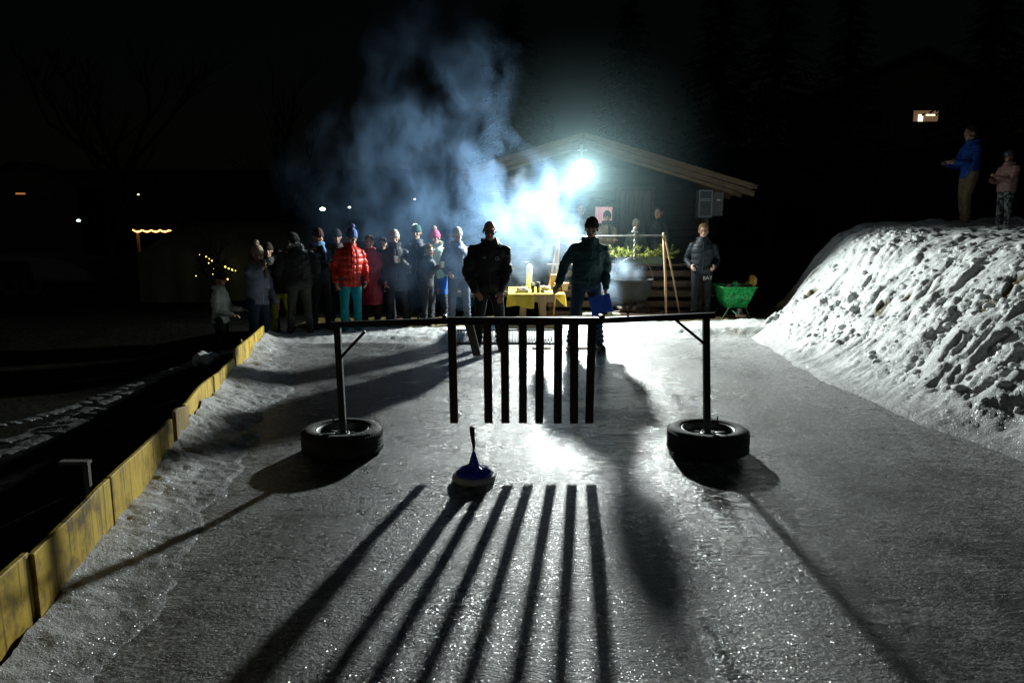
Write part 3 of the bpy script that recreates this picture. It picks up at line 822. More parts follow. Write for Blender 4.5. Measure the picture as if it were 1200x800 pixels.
bm = BM(); tube(bm, [(0, 0, .2), (0, 0, .245)], .007, 12); obj('shaft', bm, M('steel', (.4, .4, .42), .3, .1, 8, 0, metal=1), stk, True)
bm = BM(); tube(bm, [(0, 0, .24), (-.004, 0, .29), (-.009, 0, .34), (-.012, 0, .372)], [.010, .014, .018, .0185], 14); obj('handle', bm, M('black_grip', (.012, .012, .013), .55, .2, 20, .2), stk, True)

# ================================================================== GRATING + FOOT BOARDS
gA, gB = G(536, 403), G(648, 404)
gr = empty('grating', (gA+gB)/2, 'low black slatted grating lying on the ice behind the hanging slats', 'grating')
L = (gB-gA).length; bm = BM()
for i in range(34):
    x = -L/2+L*i/33
    beam(bm, (x, .0, .03), (x, .34, .15), .014, .03, bev=.002)
    beam(bm, (x, .34, .02), (x, .34, .15), .014, .02, up=Y3, bev=.002)
obj('bars', bm, black_metal, gr)
bm = BM(); 
for y, z in ((0, .015), (.34, .165), (.34, .012)): beam(bm, (-L/2-.02, y, z), (L/2+.02, y, z), .035, .025)
obj('rail', bm, black_metal, gr)
for px0, px1, py, lab in ((624, 646, 409, 'pale short plank on the ice at the grating end'), (664, 704, 409, 'flat pale plank on the ice under the teal jacket man')):
    bm = BM(); a_, b_ = G(px0, py), G(px1, py); beam(bm, a_+Vector((0, .06, .012)), b_+Vector((0, .06, .012)), .13, .024)
    tag(obj('plank', bm, pale_wood), lab, 'plank')

# ================================================================== CABIN
CY = 14.0
ap = P(684, 158, CY); er = P(880, 217, CY); W_ = er.x-ap.x; drop = ap.z-er.z
cab = empty('cabin', (ap.x, CY, 0), 'dark timber cabin with a low gabled roof behind the smoke', 'cabin')
def cl(x, y, z): return Vector((x-ap.x, y-CY, z))
bm = BM()
WL = 2.15
for sg in (-1, 1):                                   # roof slabs
    W2 = W_ if sg > 0 else WL
    a_, b_ = Vector((0, 3.6, ap.z)), Vector((sg*(W2+.12), 3.6, ap.z-drop*(W2+.12)/W_))
    beam(bm, a_+Vector((0, 0, -.0)), b_, 7.3, .07, bev=.005)
roof_m = M('roof_felt', (.05, .04, .032), .85, .4, 4, .5, 20)
rf = obj('roof', bm, roof_m, cab)
for sg in (-1, 1):                                   # fascia boards in two steps + rafter tails
    for k_, (dy, dz, hh, ex) in enumerate(((-.07, -.02, .10, .02), (-.04, -.135, .09, -.1), (.02, -.22, .06, -.3))):
        bm = BM(); wq_ = (W_ if sg > 0 else WL)+ex
        beam(bm, Vector((sg*.02, dy, ap.z+dz)), Vector((sg*wq_, dy, ap.z+dz-drop*wq_/W_)), .028, hh, up=Z3, bev=.003)
        obj('fascia', bm, fascia_m, rf)
    for y in np.arange(.1, 6.8, .75):
        bm = BM(); W2 = W_ if sg > 0 else WL; xx = sg*W2; beam(bm, Vector((xx-sg*.75, y, ap.z-.13-drop*(W2-.75)/W_)), Vector((xx+sg*.10, y, ap.z-.13-drop*(W2+.10)/W_)), .07, .1)
        obj('rafter', bm, fascia_m, rf)
WY = 1.25                                            # wall behind the porch
wx0, wx1 = -WL+.45, W_-.5
bm = BM(); zf = .5
nl = 17
for i in range(nl):
    z = zf-.05+i*.16; 
    half = min(W_-.5, (ap.z-.12-(z+.08))*W_/drop)
    if half < .2: break
    x0, x1 = max(wx0, -half), min(wx1, half)
    win0, win1, wz0, wz1 = P(695, 250, CY+WY).x-ap.x, P(720, 250, CY+WY).x-ap.x, P(707, 263, CY+WY).z, P(707, 241, CY+WY).z
    if z+.08 > wz0 and z-.08 < wz1:
        box(bm, ((x0+win0)/2, WY+.06, z), (win0-x0, .12, .155), None, .012); box(bm, ((win1+x1)/2, WY+.06, z), (x1-win1, .12, .155), None, .012)
    else: box(bm, ((x0+x1)/2, WY+.06, z), (x1-x0, .12, .155), None, .012)
for xx in (wx0+.06, wx1-.06):
    for i in range(11): box(bm, (xx, WY+2.9, zf-.05+i*.16), (.12, 5.6, .155), None, .012)
obj('wall', bm, M('dark_logs', (.016, .011, .008), .8, .5, 3, .5, 9, stretch=(1, 6, 8)), cab)
wn = BM(); wc = ((win0+win1)/2, (wz0+wz1)/2); ww_, wh_ = win1-win0, wz1-wz0
for sx_ in (-1, 1): box(wn, (wc[0]+sx_*(ww_/2-.02), WY-.01, wc[1]), (.05, .06, wh_+.06), None, .003)
for sz_ in (-1, 1): box(wn, (wc[0], WY-.012, wc[1]+sz_*(wh_/2)), (ww_+.1, .05, .05), None, .003)
win = obj('window', wn, dark_wood, cab)
bm = BM(); n = 60
r0 = [bm.verts.new((wc[0]-ww_/2+ww_*i/n, WY+.07+.018*math.sin(i*1.05), wc[1]-wh_/2)) for i in range(n+1)]
r1_ = [bm.verts.new((wc[0]-ww_/2+ww_*i/n, WY+.07+.018*math.sin(i*1.05+.2), wc[1]+wh_/2)) for i in range(n+1)]
for i in range(n): bm.faces.new((r0[i], r0[i+1], r1_[i+1], r1_[i]))
cm, nt_, b_ = new_mat('pink_curtain'); b_.inputs['Base Color'].default_value = (.62, .3, .32, 1); b_.inputs['Roughness'].default_value = .9
wv = nd(nt_, 'ShaderNodeTexWave'); wv.inputs['Scale'].default_value = 9; wv.inputs['Distortion'].default_value = .8
nt_.links.new(nd(nt_, 'ShaderNodeTexCoord').outputs['Object'], wv.inputs['Vector'])
nt_.links.new(ramp_n(nt_, wv.outputs['Fac'], [(.2, (.42, .22, .25)), (.7, (.85, .55, .6))]), b_.inputs['Emission Color']); b_.inputs['Emission Strength'].default_value = .5  # backlit glow; wave stripes paint the pleat shading into it
obj('curtain', bm, cm, win, True)
dx = P(744, 250, CY+WY).x-ap.x                       # plank door
bm = BM()
for i in range(7): box(bm, (dx-.27+i*.09, WY-.02, 1.5), (.085, .04, 1.9), None, .006)
dr = obj('door', bm, M('door_wood', (.12, .075, .06), .7, .4, 4, .4, 12, stretch=(8, 8, 1)), cab)
bm = BM(); box(bm, (dx-.36, WY-.03, 1.5), (.05, .06, 2.0), None, .004); box(bm, (dx+.36, WY-.03, 1.5), (.05, .06, 2.0), None, .004); box(bm, (dx, WY-.03, 2.5), (.8, .06, .06), None, .004)
obj('door_frame', bm, log_wood, dr)
bm = BM(); box(bm, (0, .45, zf-.06), (2*(W_-.55), 1.56, .06), None, .005)
for i in range(12): box(bm, (0, -.26+i*.132, zf-.01), (2*(W_-.55), .125, .03), None, .004)
obj('porch_floor', bm, log_wood, cab)
bm = BM()
xs0, xs1 = P(640, 330, CY).x-ap.x, P(817, 330, CY).x-ap.x
for i, z in enumerate((.10, .29, .48, .67, .86)):
    box(bm, ((xs0+xs1)/2, -.42-.012*(i % 2), z), (xs1-xs0+random.uniform(-.05, .05), .05, .12), None, .008)
obj('porch_front', bm, log_wood, cab)
for px in (645, 735, 816):
    bm = BM(); x = P(px, 300, CY+.05).x-ap.x; box(bm, (x, -.34, .5), (.09, .09, 1.0), None, .006); obj('porch_post', bm, log_wood, cab)
for xx in (-WL+.5, W_-.55):
    bm = BM(); box(bm, (xx, 1.1, (ap.z-drop*.9-.2)/2), (.12, .12, ap.z-drop*.86-.2), None, .008); obj('porch_post', bm, dark_wood, cab)
bm = BM(); box(bm, ((xs0+xs1)/2, -.40, 1.02), (xs1-xs0, .2, .035), None, .006); obj('railing', bm, log_wood, cab)

# planter and fir branches
pc = P(752, 302, CY-.42)
pl = empty('planter', (pc.x, CY-.42, 1.04), 'long green planter box full of fir branches on the porch edge', 'planter')
bm = BM(); box(bm, (0, 0, .06), (.78, .2, .13), None, .01); box(bm, (0, 0, .125), (.82, .24, .02), None, .004)
obj('planter_box', bm, M('green_paint', (.05, .085, .06), .6, .3, 6, .2), pl)
bm = BM()
for i in range(95):
    p0 = Vector((random.uniform(-.55, .5), random.uniform(-.1, .12), .12))
    d = Vector((random.uniform(-.9, .9)+p0.x*.5, random.uniform(-.9, .3), random.uniform(.25, 1.0))).normalized()
    ln = random.uniform(.14, .33); tip = p0+d*ln+Vector((0, 0, -.04))
    ax = (tip-p0).normalized(); x_, y_, _d = frame_from(ax)
    tube(bm, [p0, p0.lerp(tip, .5)+Vector((0, 0, .02)), tip], [.005, .004, .002], 4)
    for j in range(60):
        t = .1+.9*j/59; c_ = p0.lerp(tip, t); an = random.uniform(0, 2*math.pi)
        nv = (x_*math.cos(an)+y_*math.sin(an))*.9+ax*.75; nv.normalize()
        l2 = random.uniform(.03, .055); sd = nv.cross(ax).normalized()*.0065
        f = bm.faces.new([bm.verts.new(c_-sd), bm.verts.new(c_+sd), bm.verts.new(c_+nv*l2)])
obj('fir_branches', bm, M('fir_needles', (.16, .19, .02), .6, .5, 5, 0), pl)

# grey double box hung under the right eave on a post
bc = P(829, 239, CY+.3)
eb = empty('speaker_box', (bc.x, CY+.3, 0), 'grey double box with framed front on a post under the right eave', 'box')
bm = BM(); px_m = 1/57.
box(bm, (-.07, 0, bc.z), (.26, .24, .54), None, .01)
obj('cabinet', bm, M('dark_grey_case', (.03, .035, .04), .6, .25, 8, .15), eb)
bm = BM()
for z, hh in ((bc.z+.17, .16), (bc.z-.09, .30)):
    for sx_ in (-1, 1): box(bm, (-.07+sx_*.12, -.128, z), (.022, .02, hh+.03), None, .003)
    for sz_ in (-1, 1): box(bm, (-.07, -.1285, z+sz_*hh/2), (.262, .02, .022), None, .003)
obj('front_frame', bm, M('pale_grey_trim', (.13, .15, .15), .6, .2, 8, .15), eb)
bm = BM(); box(bm, (.18, .02, bc.z), (.22, .2, .46), None, .012); obj('case', bm, M('grey_case', (.05, .055, .06), .55, .25, 8, .15), eb)
bm = BM(); box(bm, (.19, -.085, bc.z+.07), (.07, .012, .018), None, .002); obj('strip', bm, M('lit_line_tone', (.75, .72, .5), .4, .1, 8, 0), eb)  # pale colour stands in for a small lit line on the case
bm = BM(); box(bm, (0, .05, bc.z/2), (.08, .08, bc.z-.3), None, .005); obj('pole', bm, dark_wood, eb)

# floodlight under the gable
LP = P(682, 200, 13.82)
fl = empty('floodlight', LP, 'round dazzling white floodlight hung under the gable peak', 'floodlight')
tilt = Matrix.Rotation(R(90+16), 4, 'X')
bm = BM(); lathe(bm, [(0, -.16), (.08, -.15), (.15, -.09), (.20, -.01), (.215, .0), (.215, .012), (.2, .012)], 48); bm.transform(tilt)
obj('housing', bm, M('lamp_housing', (.2, .2, .2), .5, .1, 8, .1, metal=.6), fl, True)
bm = BM(); lathe(bm, [(0, .05), (.07, .046), (.14, .03), (.18, .016), (.2, .006)], 48); bm.transform(tilt)
obj('lens', bm, emit('lamp_glow', (.93, .97, 1.0), 20), fl, True)
bm = BM(); tube(bm, [(0, .12, .04), (0, .16, .2), (0, .18, ap.z-LP.z-.16)], .02, 8); box(bm, (0, .02, .37), (.17, .06, .02), None, .003)
obj('bracket', bm, M('bracket_paint', (.6, .6, .58), .5, .1, 8, 0), fl)
ld = bpy.data.lights.new('floodlight_lamp', 'SPOT'); lo = bpy.data.objects.new('floodlight_lamp', ld); C.objects.link(lo); lo.parent = fl
ld.energy = 3600; ld.color = (.93, 1.0, .97); ld.spot_size = R(180); ld.spot_blend = .7; ld.shadow_soft_size = .10
lo.location = (0, -.12, -.03); lo.rotation_euler = (R(90-34), 0, 0)
lo.rotation_euler = Vector((-.17, -.95, -.27)).to_track_quat('-Z', 'Y').to_euler()

ls = bpy.data.lights.new('floodlight_spill', 'POINT'); lso = bpy.data.objects.new('floodlight_spill', ls); C.objects.link(lso); lso.parent = fl
ls.energy = 18; ls.color = (.93, 1, .97); ls.shadow_soft_size = .06; lso.location = (0, -.10, -.06)

# ================================================================== FIREPLACE: hanging frame, cauldron, hearth
FY = 13.15
fz = .05
hf = empty('hanging_tripod', (P(779, 330, FY).x, FY, fz), 'wooden pole tripod with a crossbar over the fire', 'tripod')
def hp(px, py, dy=0):
    p = P(px, py, FY+dy); return p-Vector((P(779, 330, FY).x, FY, fz))
for a_, b_, r_ in (((780.5, 371), (777.5, 274), .024), ((797, 371), (779, 276), .017), ((648, 371), (655, 274), .022), ((636, 371), (654, 276), .017)):
    bm = BM(); q0, q1 = hp(*a_, -.1 if r_ > .02 else .25), hp(*b_, 0)
    q0.z = 0
    tube(bm, [q0, q0.lerp(q1, .5)+Vector((.012, 0, 0)), q1], r_, 9); obj('pole', bm, pale_wood, hf, True)
bm = BM(); tube(bm, [hp(650, 277.5), hp(781, 276)], .013, 8); obj('crossbar', bm, M('old_iron', (.12, .12, .11), .55, .3, 10, .3, metal=.6), hf, True)
cc = P(742.5, 327, FY); cr = (P(765, 327, FY)-P(720, 327, FY)).length/2
kt = empty('cauldron', (cc.x, FY, P(742, 354, FY).z), 'steaming iron cauldron hanging over the fire from a chain', 'cauldron')
kh = cc.z-P(742, 354, FY).z
iron = M('cauldron_iron', (.02, .02, .0195), .7, .45, 7, .4, 22, spec=.15)
bm = BM(); lathe(bm, [(0, 0), (cr*.45, .012), (cr*.70, .05), (cr*.82, .12), (cr*.92, kh*.6), (cr*.99, kh-.02), (cr*1.04, kh-.012), (cr*1.04, kh), (cr*.97, kh), (cr*.9, kh*.6), (cr*.78, .13), (cr*.4, .03), (0, .02)], 48)
obj('pot', bm, iron, kt, True)
bm = BM(); lathe(bm, [(0, kh-.07), (cr*.965, kh-.07)], 40); obj('soup', bm, M('soup', (.3, .2, .1), .4, .3, 9, .2), kt, True)
bm = BM(); hh = P(741, 300, FY).z-cc.z
tube(bm, [Vector((cr*math.cos(a_), 0, kh-.02+hh*math.sin(a_))) for a_ in np.linspace(0, math.pi, 19)], .0065, 8); obj('bail', bm, M('bail_iron', (.10, .10, .10), .4, .2, 9, .1, metal=.7), kt, True)
bm = BM(); zt_ = P(741, 270, FY).z-P(742, 354, FY).z; z_ = kh+hh-.05
i = 0
while z_ < zt_:
    pts = [Vector(((.017*math.cos(a_), 0) if i % 2 == 0 else (0, .017*math.cos(a_)))+(z_+.028+.03*math.sin(a_),)) for a_ in np.linspace(0, 2*math.pi, 11)]
    tube(bm, pts, .006, 5); z_ += .046; i += 1
box(bm, (0, 0, zt_-.02), (.10, .05, .035), None, .006); box(bm, (.0, 0, zt_+.03), (.05, .04, .04), None, .006)
obj('chain', bm, M('chain_steel', (.4, .36, .32), .4, .4, 20, .1, metal=.6), kt, True)
ha = P(742, 362, FY)
he = empty('fire_pan', (ha.x, FY, fz), 'rusty flat fire pan on short legs under the cauldron', 'fire pan')
bm = BM(); w2 = (P(775, 362, FY)-P(706, 362, FY)).length/2
lathe(bm, [(0, .10), (w2*.9, .10), (w2, .17), (w2*1.02, .17), (w2*.93, .085), (0, .085)], 40); obj('pan', bm, M('rust', (.13, .075, .045), .8, .4, 7, .4), he, True)
for a_ in (0.6, 2.5, 4.6):
    bm = BM(); tube(bm, [(w2*.8*math.cos(a_), w2*.8*math.sin(a_), .09), (w2*.9*math.cos(a_), w2*.9*math.sin(a_), 0)], .018, 8); obj('leg', bm, black_metal, he)
bm = BM()
for i in range(9):
    a_ = random.uniform(0, 3.1); r_ = w2*random.uniform(.4, .75); o_ = Vector((random.uniform(-.1, .1), random.uniform(-.1, .1), .14+.035*(i % 4)))
    tube(bm, [o_-Vector((math.cos(a_)*r_, math.sin(a_)*r_, 0)), o_+Vector((math.cos(a_)*r_, math.sin(a_)*r_, .02))], random.uniform(.025, .04), 8)
obj('firewood', bm, M('charred_wood', (.06, .045, .035), .9, .6, 9, .6), he, True)
sb = P(706, 362, 12.7)
bm = BM()
for i in range(5): box(bm, (sb.x+random.uniform(-.01, .01)+(-.17 if i % 2 else .17)*(i < 4), 12.75, .0+.11*(i//2)+.055), (.33, .26, .105), None, .018)
me, co = fuse(bm, .014, 1); displace(me, co, lambda c_, n: .008*fbm(c_[:, 0]*12, c_[:, 2]*12, 3, 6))
tag(link_mesh('stone_block', me, M('mossy_stone', (.15, .16, .11), .9, .4, 8, .5), None, True), 'mossy grey stacked stone block left of the fire', 'stone block')

# ================================================================== TABLE
tY = 11.9
ta, tb_ = P(597, 345, tY), P(661, 345, tY); tw = tb_.x-ta.x; tz_ = ta.z
tab = empty('table', ((ta.x+tb_.x)/2, tY, .04), 'rough wooden table seen end on behind the two men', 'table')
tz_ -= .04
bm = BM(); box(bm, (0, .7, tz_-.02), (tw*.92, 1.4, .035), None, .004); obj('tabletop', bm, pale_wood, tab)
for y_ in (.06, 1.3):
    bm = BM(); box(bm, (.02, y_, tz_-.085), (tw*.62, .07, .09), None, .005); obj('crossbeam', bm, pale_wood, tab)
for x0_, x1_, y_ in ((.1, .14, .1), (-.2, -.24, .16), (.1, .14, 1.25), (-.2, -.24, 1.25)):
    bm = BM(); beam(bm, (x0_, y_, tz_-.12), (x1_, y_, 0), .09, .07, up=Y3); obj('leg', bm, pale_wood, tab)
# draped cloth: left part and right part hang, the middle of the near edge is clear
bm = BM(); nu, nv = 60, 50
vs = {}
for i in range(nu+1):
    for j in range(nv+1):
        a_ = -tw/2-.02+(tw+.04)*i/nu
        s_ = j/nv*1.72-.24                           # run along the length: first .24 hangs down at the near end
        fx = (i/nu)
        hang = .215 if fx < .46 else (.0 if fx < .80 else .17*(fx-.80)/.2+.02)
        if s_ < 0:
            f_ = -s_/.24; x = a_+.02*math.sin(f_*2+i*.3)*f_*(fx-.5); y = -.012-.02*math.sin(i*.55)*f_; z = tz_+.006-hang*f_*(1-.12*math.sin(i*.2))
            if hang == 0: y = .02; z = tz_+.006
        else: x, y, z = a_, min(s_, 1.44), tz_+.006
        vs[i, j] = bm.verts.new((x, y, z))
for i in range(nu):
    for j in range(nv): bm.faces.new((vs[i, j], vs[i+1, j], vs[i+1, j+1], vs[i, j+1]))
for sg in (-1, 1):                                   # side drops
    n = 40; hx0 = sg*(tw/2+.02)
    t_ = [bm.verts.new((hx0, 1.44*j/n, tz_+.006)) for j in range(n+1)]
    m_ = [bm.verts.new((hx0+sg*(.012+.008*math.sin(j*.8)), 1.44*j/n, tz_-.10)) for j in range(n+1)]
    b2 = [bm.verts.new((hx0+sg*(.015+.02*math.sin(j*.8)), 1.44*j/n, tz_-.21+.015*math.sin(j*.5))) for j in range(n+1)]
    for j in range(n): bm.faces.new((t_[j], t_[j+1], m_[j+1], m_[j])); bm.faces.new((m_[j], m_[j+1], b2[j+1], b2[j]))
bmesh.ops.remove_doubles(bm, verts=bm.verts[:], dist=.001)
ycl = M('yellow_cloth', (.78, .62, .08), .8, .12, 6, .2, 30)
ynt = ycl.node_tree; ytr = nd(ynt, 'ShaderNodeBsdfTranslucent'); ytr.inputs[0].default_value = (.8, .62, .08, 1); ymx = nd(ynt, 'ShaderNodeMixShader'); ymx.inputs[0].default_value = .45
ynt.links.new(ynt.nodes['Principled BSDF'].outputs[0], ymx.inputs[1]); ynt.links.new(ytr.outputs[0], ymx.inputs[2]); ynt.links.new(ymx.outputs[0], ynt.nodes['Material Output'].inputs['Surface'])
tcl = obj('tablecloth', bm, ycl, None, True, tab.location)
tag(tcl, 'yellow cloth hanging over the sides of the wooden table', 'tablecloth')
glass_m, ntg, bg = new_mat('beer'); bg.inputs['Base Color'].default_value = (.62, .42, .06, 1); bg.inputs['Roughness'].default_value = .08; bg.inputs['Transmission Weight'].default_value = .55; bg.inputs['IOR'].default_value = 1.2
clear_m, ntg, bg = new_mat('clear_plastic'); bg.inputs['Base Color'].default_value = (.8, .82, .8, 1); bg.inputs['Roughness'].default_value = .12; bg.inputs['Transmission Weight'].default_value = .8; bg.inputs['IOR'].default_value = 1.15
foam_m = M('foam', (.8, .76, .6), .8, .1, 20, .2)
tzz = tab.location.z+tz_+.007
def at_tab(px, dy): return Vector((P(px, 343, tY+dy).x, tY+dy, tzz))
for px, dy, r_, h_, full, lab in ((624.5, .25, .036, .17, .75, 'tall glass of pale beer, left of the pair on the table'), (630.5, .22, .034, .185, .95, 'tall full glass of amber drink, right of the pair on the table'), (650, .1, .035, .13, .9, 'small beer glass with foam near the table corner')):
    g_ = empty('beer_glass', at_tab(px, dy), lab, 'glass', 'glasses on the yellow table')
    bm = BM(); lathe(bm, [(0, 0), (r_*.8, 0), (r_, h_), (r_*.94, h_), (r_*.74, .008), (0, .008)], 24); obj('glass', bm, clear_m, g_, True)
    bm = BM(); lathe(bm, [(0, .009), (r_*.73, .009), (r_*.9, h_*full*.85), (0, h_*full*.85)], 24); b0 = obj('beer', bm, glass_m, g_, True)
    bm = BM(); lathe(bm, [(0, h_*full*.852), (r_*.9, h_*full*.852), (r_*.92, h_*full), (0, h_*full)], 24); obj('foam', bm, foam_m, g_, True)
bk = empty('basket', at_tab(658, .55), 'brown bread basket on the right side of the table', 'basket')
bm = BM()
lathe(bm, [(0, .01), (.10, .01), (.125, .13), (.13, .14), (.118, .13), (.094, .02), (0, .02)], 28); obj('weave', bm, M('wicker', (.33, .2, .07), .7, .4, 25, .6), bk, True)
bm = BM()
for i in range(7): ball(bm, (random.uniform(-.06, .06), random.uniform(-.06, .06), .11+random.uniform(0, .03)), (.045, .032, .028), 2, Matrix.Rotation(random.uniform(0, 3), 3, 'Z'))
obj('bread', bm, M('bread', (.55, .33, .1), .8, .3, 12, .3), bk, True)
bx_o = empty('carton', at_tab(651, .9), 'upright brown carton at the back of the table', 'carton')
bm = BM(); box(bm, (0, 0, .13), (.17, .12, .26), None, .004); obj('carton_box', bm, M('cardboard', (.36, .25, .14), .8, .15, 6, .1), bx_o)
bm = BM(); box(bm, (0, -.062, .2), (.15, .004, .09), None, .001); obj('flap', bm, M('cardboard_light', (.48, .36, .22), .8, .15, 6, .1), bx_o)
pan = empty('tray', at_tab(612, .35), 'grey metal tray of food on the left of the table', 'tray')
bm = BM(); box(bm, (0, 0, .03), (.2, .3, .06), None, .008); obj('tin', bm, M('tin', (.4, .4, .4), .4, .2, 9, .1, metal=.8), pan)
bm = BM()
for i in range(14): ball(bm, (random.uniform(-.08, .08), random.uniform(-.12, .12), .07), (.03, .03, .02), 2)
obj('food', bm, M('pastry', (.6, .4, .12), .7, .3, 14, .3), pan, True)
pp = empty('bread_plate', at_tab(639, .3), 'pale plate heaped with white bread pieces behind the glasses', 'plate')
bm = BM(); lathe(bm, [(0, .004), (.07, .004), (.11, .018), (.112, .022), (.07, .01), (0, .01)], 32); obj('dish', bm, M('china', (.8, .8, .78), .3, .05, 8, 0), pp, True)
bm = BM()
for i in range(16): ball(bm, (random.uniform(-.07, .07), random.uniform(-.07, .07), .03+random.uniform(0, .06)), (.035, .03, .024), 2)
obj('bread', bm, M('white_bread', (.75, .68, .45), .8, .2, 14, .3), pp, True)
th_ = empty('dispenser', at_tab(620, 1.1), 'tall pale cylinder standing at the far end of the table', 'dispenser')
bm = BM(); lathe(bm, [(0, 0), (.055, 0), (.055, .38), (.04, .42), (0, .43)], 28); obj('column', bm, M('white_plastic', (.7, .7, .66), .4, .05, 8, 0), th_, True)
bm = BM(); tube(bm, [(-.02, 0, .43), (-.02, 0, .46), (-.10, -.02, .46)], .012, 8); obj('pump', bm, black_metal, th_, True)

# ================================================================== WHEELBARROW
wY = 13.0; wc_ = P(865, 350, wY); wb = empty('wheelbarrow', (wc_.x, wY, .10), 'green speckled wheelbarrow seen from the front, loaded with rubbish', 'wheelbarrow')
def wp(px, py, dy=0): p = P(px, py, wY+dy); return Vector((p.x-wc_.x, dy, p.z-.10))
rimz, botz = wp(865, 336).z, wp(865, 361).z
wt, wb_ = (wp(885, 336).x-wp(845, 336).x)/2, (wp(876, 361).x-wp(853, 361).x)/2
bm = BM(); rings = []
def rect(w, d, z, y, r=.05):
    out = []
    for sx_, sy_, a0 in ((1, 1, 0), (-1, 1, 90), (-1, -1, 180), (1, -1, 270)):
        for k_ in range(4):
            a_ = R(a0+k_*30); out.append(Vector((sx_*(w-r)+r*math.cos(a_), y+sy_*(d-r)+r*math.sin(a_), z)))
    return out
prof_r = [rect(wb_, .28, botz, .3), rect((wb_+wt)/2*1.04, .36, (botz+rimz)/2, .32), rect(wt, .44, rimz-.01, .34), rect(wt+.02, .46, rimz-.012, .34), rect(wt+.02, .46, rimz, .34), rect(wt-.005, .435, rimz, .34), rect((wb_+wt)/2*1.02, .34, (botz+rimz)/2, .32), rect(wb_-.02, .26, botz+.01, .3)]
prev = None
for rr in prof_r:
    vs_ = [bm.verts.new(v) for v in rr]
    if prev:
        for i in range(16): bm.faces.new((prev[i], prev[(i+1) % 16], vs_[(i+1) % 16], vs_[i]))
    else: bm.faces.new(vs_[::-1])
    prev = vs_
bm.faces.new(prev)
obj('tub', bm, M('green_tub', (.018, .30, .07), .45, .85, 26, .3, 40), wb, True)
bm = BM()
for sg in (-1, 1):
    tube(bm, [(sg*wb_*.8, .02, botz+.02), (sg*(wb_+.06), .06, 0.0)], .014, 8)
    tube(bm, [(sg*wb_*.6, .1, botz-.02), (sg*.05, -.12, botz*.45)], .014, 8)
    tube(bm, [(sg*wb_*.8, .6, botz), (sg*(wb_+.08), .62, 0)], .014, 8)
    tube(bm, [(sg*wb_*.9, .2, botz-.01), (sg*.28, 1.2, botz+.18)], .016, 8)
obj('undercarriage', bm, M('green_steel', (.02, .11, .05), .5, .3, 9, .1, metal=.3), wb)
wr_ = botz*.52
bm = BM(); lathe(bm, [(wr_*.55, -.03), (wr_*.85, -.035), (wr_, -.02), (wr_, .02), (wr_*.85, .035), (wr_*.55, .03), (wr_*.55, -.03)], 32); bm.transform(Matrix.Translation((0, -.12, wr_)) @ Matrix.Rotation(R(90), 4, 'Y'))
wh = obj('wheel', bm, rubber, wb, True)
bm = BM(); lathe(bm, [(0, -.025), (wr_*.5, -.02), (wr_*.55, .0), (wr_*.5, .02), (0, .025)], 24); bm.transform(Matrix.Translation((0, -.12, wr_)) @ Matrix.Rotation(R(90), 4, 'Y')); obj('hub', bm, rim_m, wh, True)
bm = BM()
beam(bm, (-.09, -.2, .06), (.09, -.2, .06), .03, .035); obj('axle_guard', bm, pale_wood, wb)
bm = BM(); ball(bm, (0, 0, 0), (.085, .08, .13), 3); ball(bm, (-.05, 0, -.05), (.1, .1, .08), 3)
me, co = fuse(bm, .012, 1); displace(me, co, lambda c_, n: .02*fbm(c_[:, 0]*18, c_[:, 2]*18, 3, 2))
o = link_mesh('paper_bag', me, M('yellow_bag', (.42, .24, .03), .7, .3, 10, .3), None, True); o.location = Vector((wc_.x, wY, .1))+wp(882, 330, .3); tag(o, 'crumpled yellow brown bag sticking out of the wheelbarrow', 'bag')
bm = BM(); ball(bm, (0, 0, 0), .06, 3); me, co = fuse(bm, .012, 1); displace(me, co, lambda c_, n: .01*fbm(c_[:, 0]*22, c_[:, 2]*22, 2, 2))
o = link_mesh('green_bag', me, M('green_foil', (.03, .25, .09), .4, .3, 10, .3), None, True); o.location = Vector((wc_.x, wY, .1))+wp(861, 333, .2); tag(o, 'small green bundle on top of the wheelbarrow load', 'bundle')
bm = BM()
for i in range(10): ball(bm, (random.uniform(-.2, .2), random.uniform(-.2, .2), random.uniform(-.05, .02)), random.uniform(.05, .09), 2)
me, co = fuse(bm, .016, 1); displace(me, co, lambda c_, n: .02*fbm(c_[:, 0]*14, c_[:, 2]*14, 3, 2))
o = link_mesh('rubbish', me, M('dark_rubbish', (.05, .04, .03), .8, .4, 10, .3), None, True); o.location = Vector((wc_.x, wY, .1))+wp(868, 337, .36); tag(o, 'dark heap of rubbish filling the wheelbarrow tub', 'rubbish')

# ================================================================== PEOPLE
crowd = 'spectators standing at the far end of the rink'
zc = .05
foam_cup = M('white_cup', (.8, .8, .78), .5, .05, 8, 0)
_, hn, _ = person('child in a white quilted jacket and dark hood, hand held out', 256, 10.95, -.42, 317, 80, crowd, arms={'L': (.13, -.33, 1.06), 'Ld': (0, -1, 0), 'Ln': (0, 0, -1), 'R': (.16, -.28, 1.0), 'Rd': (0, -1, 0), 'Rn': (0, 0, -1)},
       jacket=(.58, .6, .54), hat=(.02, .02, .02), hood=None, puff=(.10, .012, 0), head=(0, 10), trousers=(.012, .012, .014))
_, hn, _ = person('woman in grey blue jacket and beige bobble hat, drinking', 301, 11.2, -.28, 283, 65, crowd, arms={'R': (.06, -.20, 1.42), 'Rd': (-.2, -.5, .8), 'Rn': (.5, .3, 0), 'Rc': .8, 'L': (.27, -.10, .84)},
       jacket=(.19, .21, .28), hat=(.3, .24, .15), pom=(.45, .38, .26), trousers=(.03, .045, .08), scarf=(.16, .13, .07), puff=(.16, .006, 0))
cup(hn['R'][0], 'dark cup lifted to the mouth of the bobble hat woman', M('dark_cup', (.06, .05, .04), .5, .1, 8, 0))
bm = BM(); p = P(312, 332, 11.05)
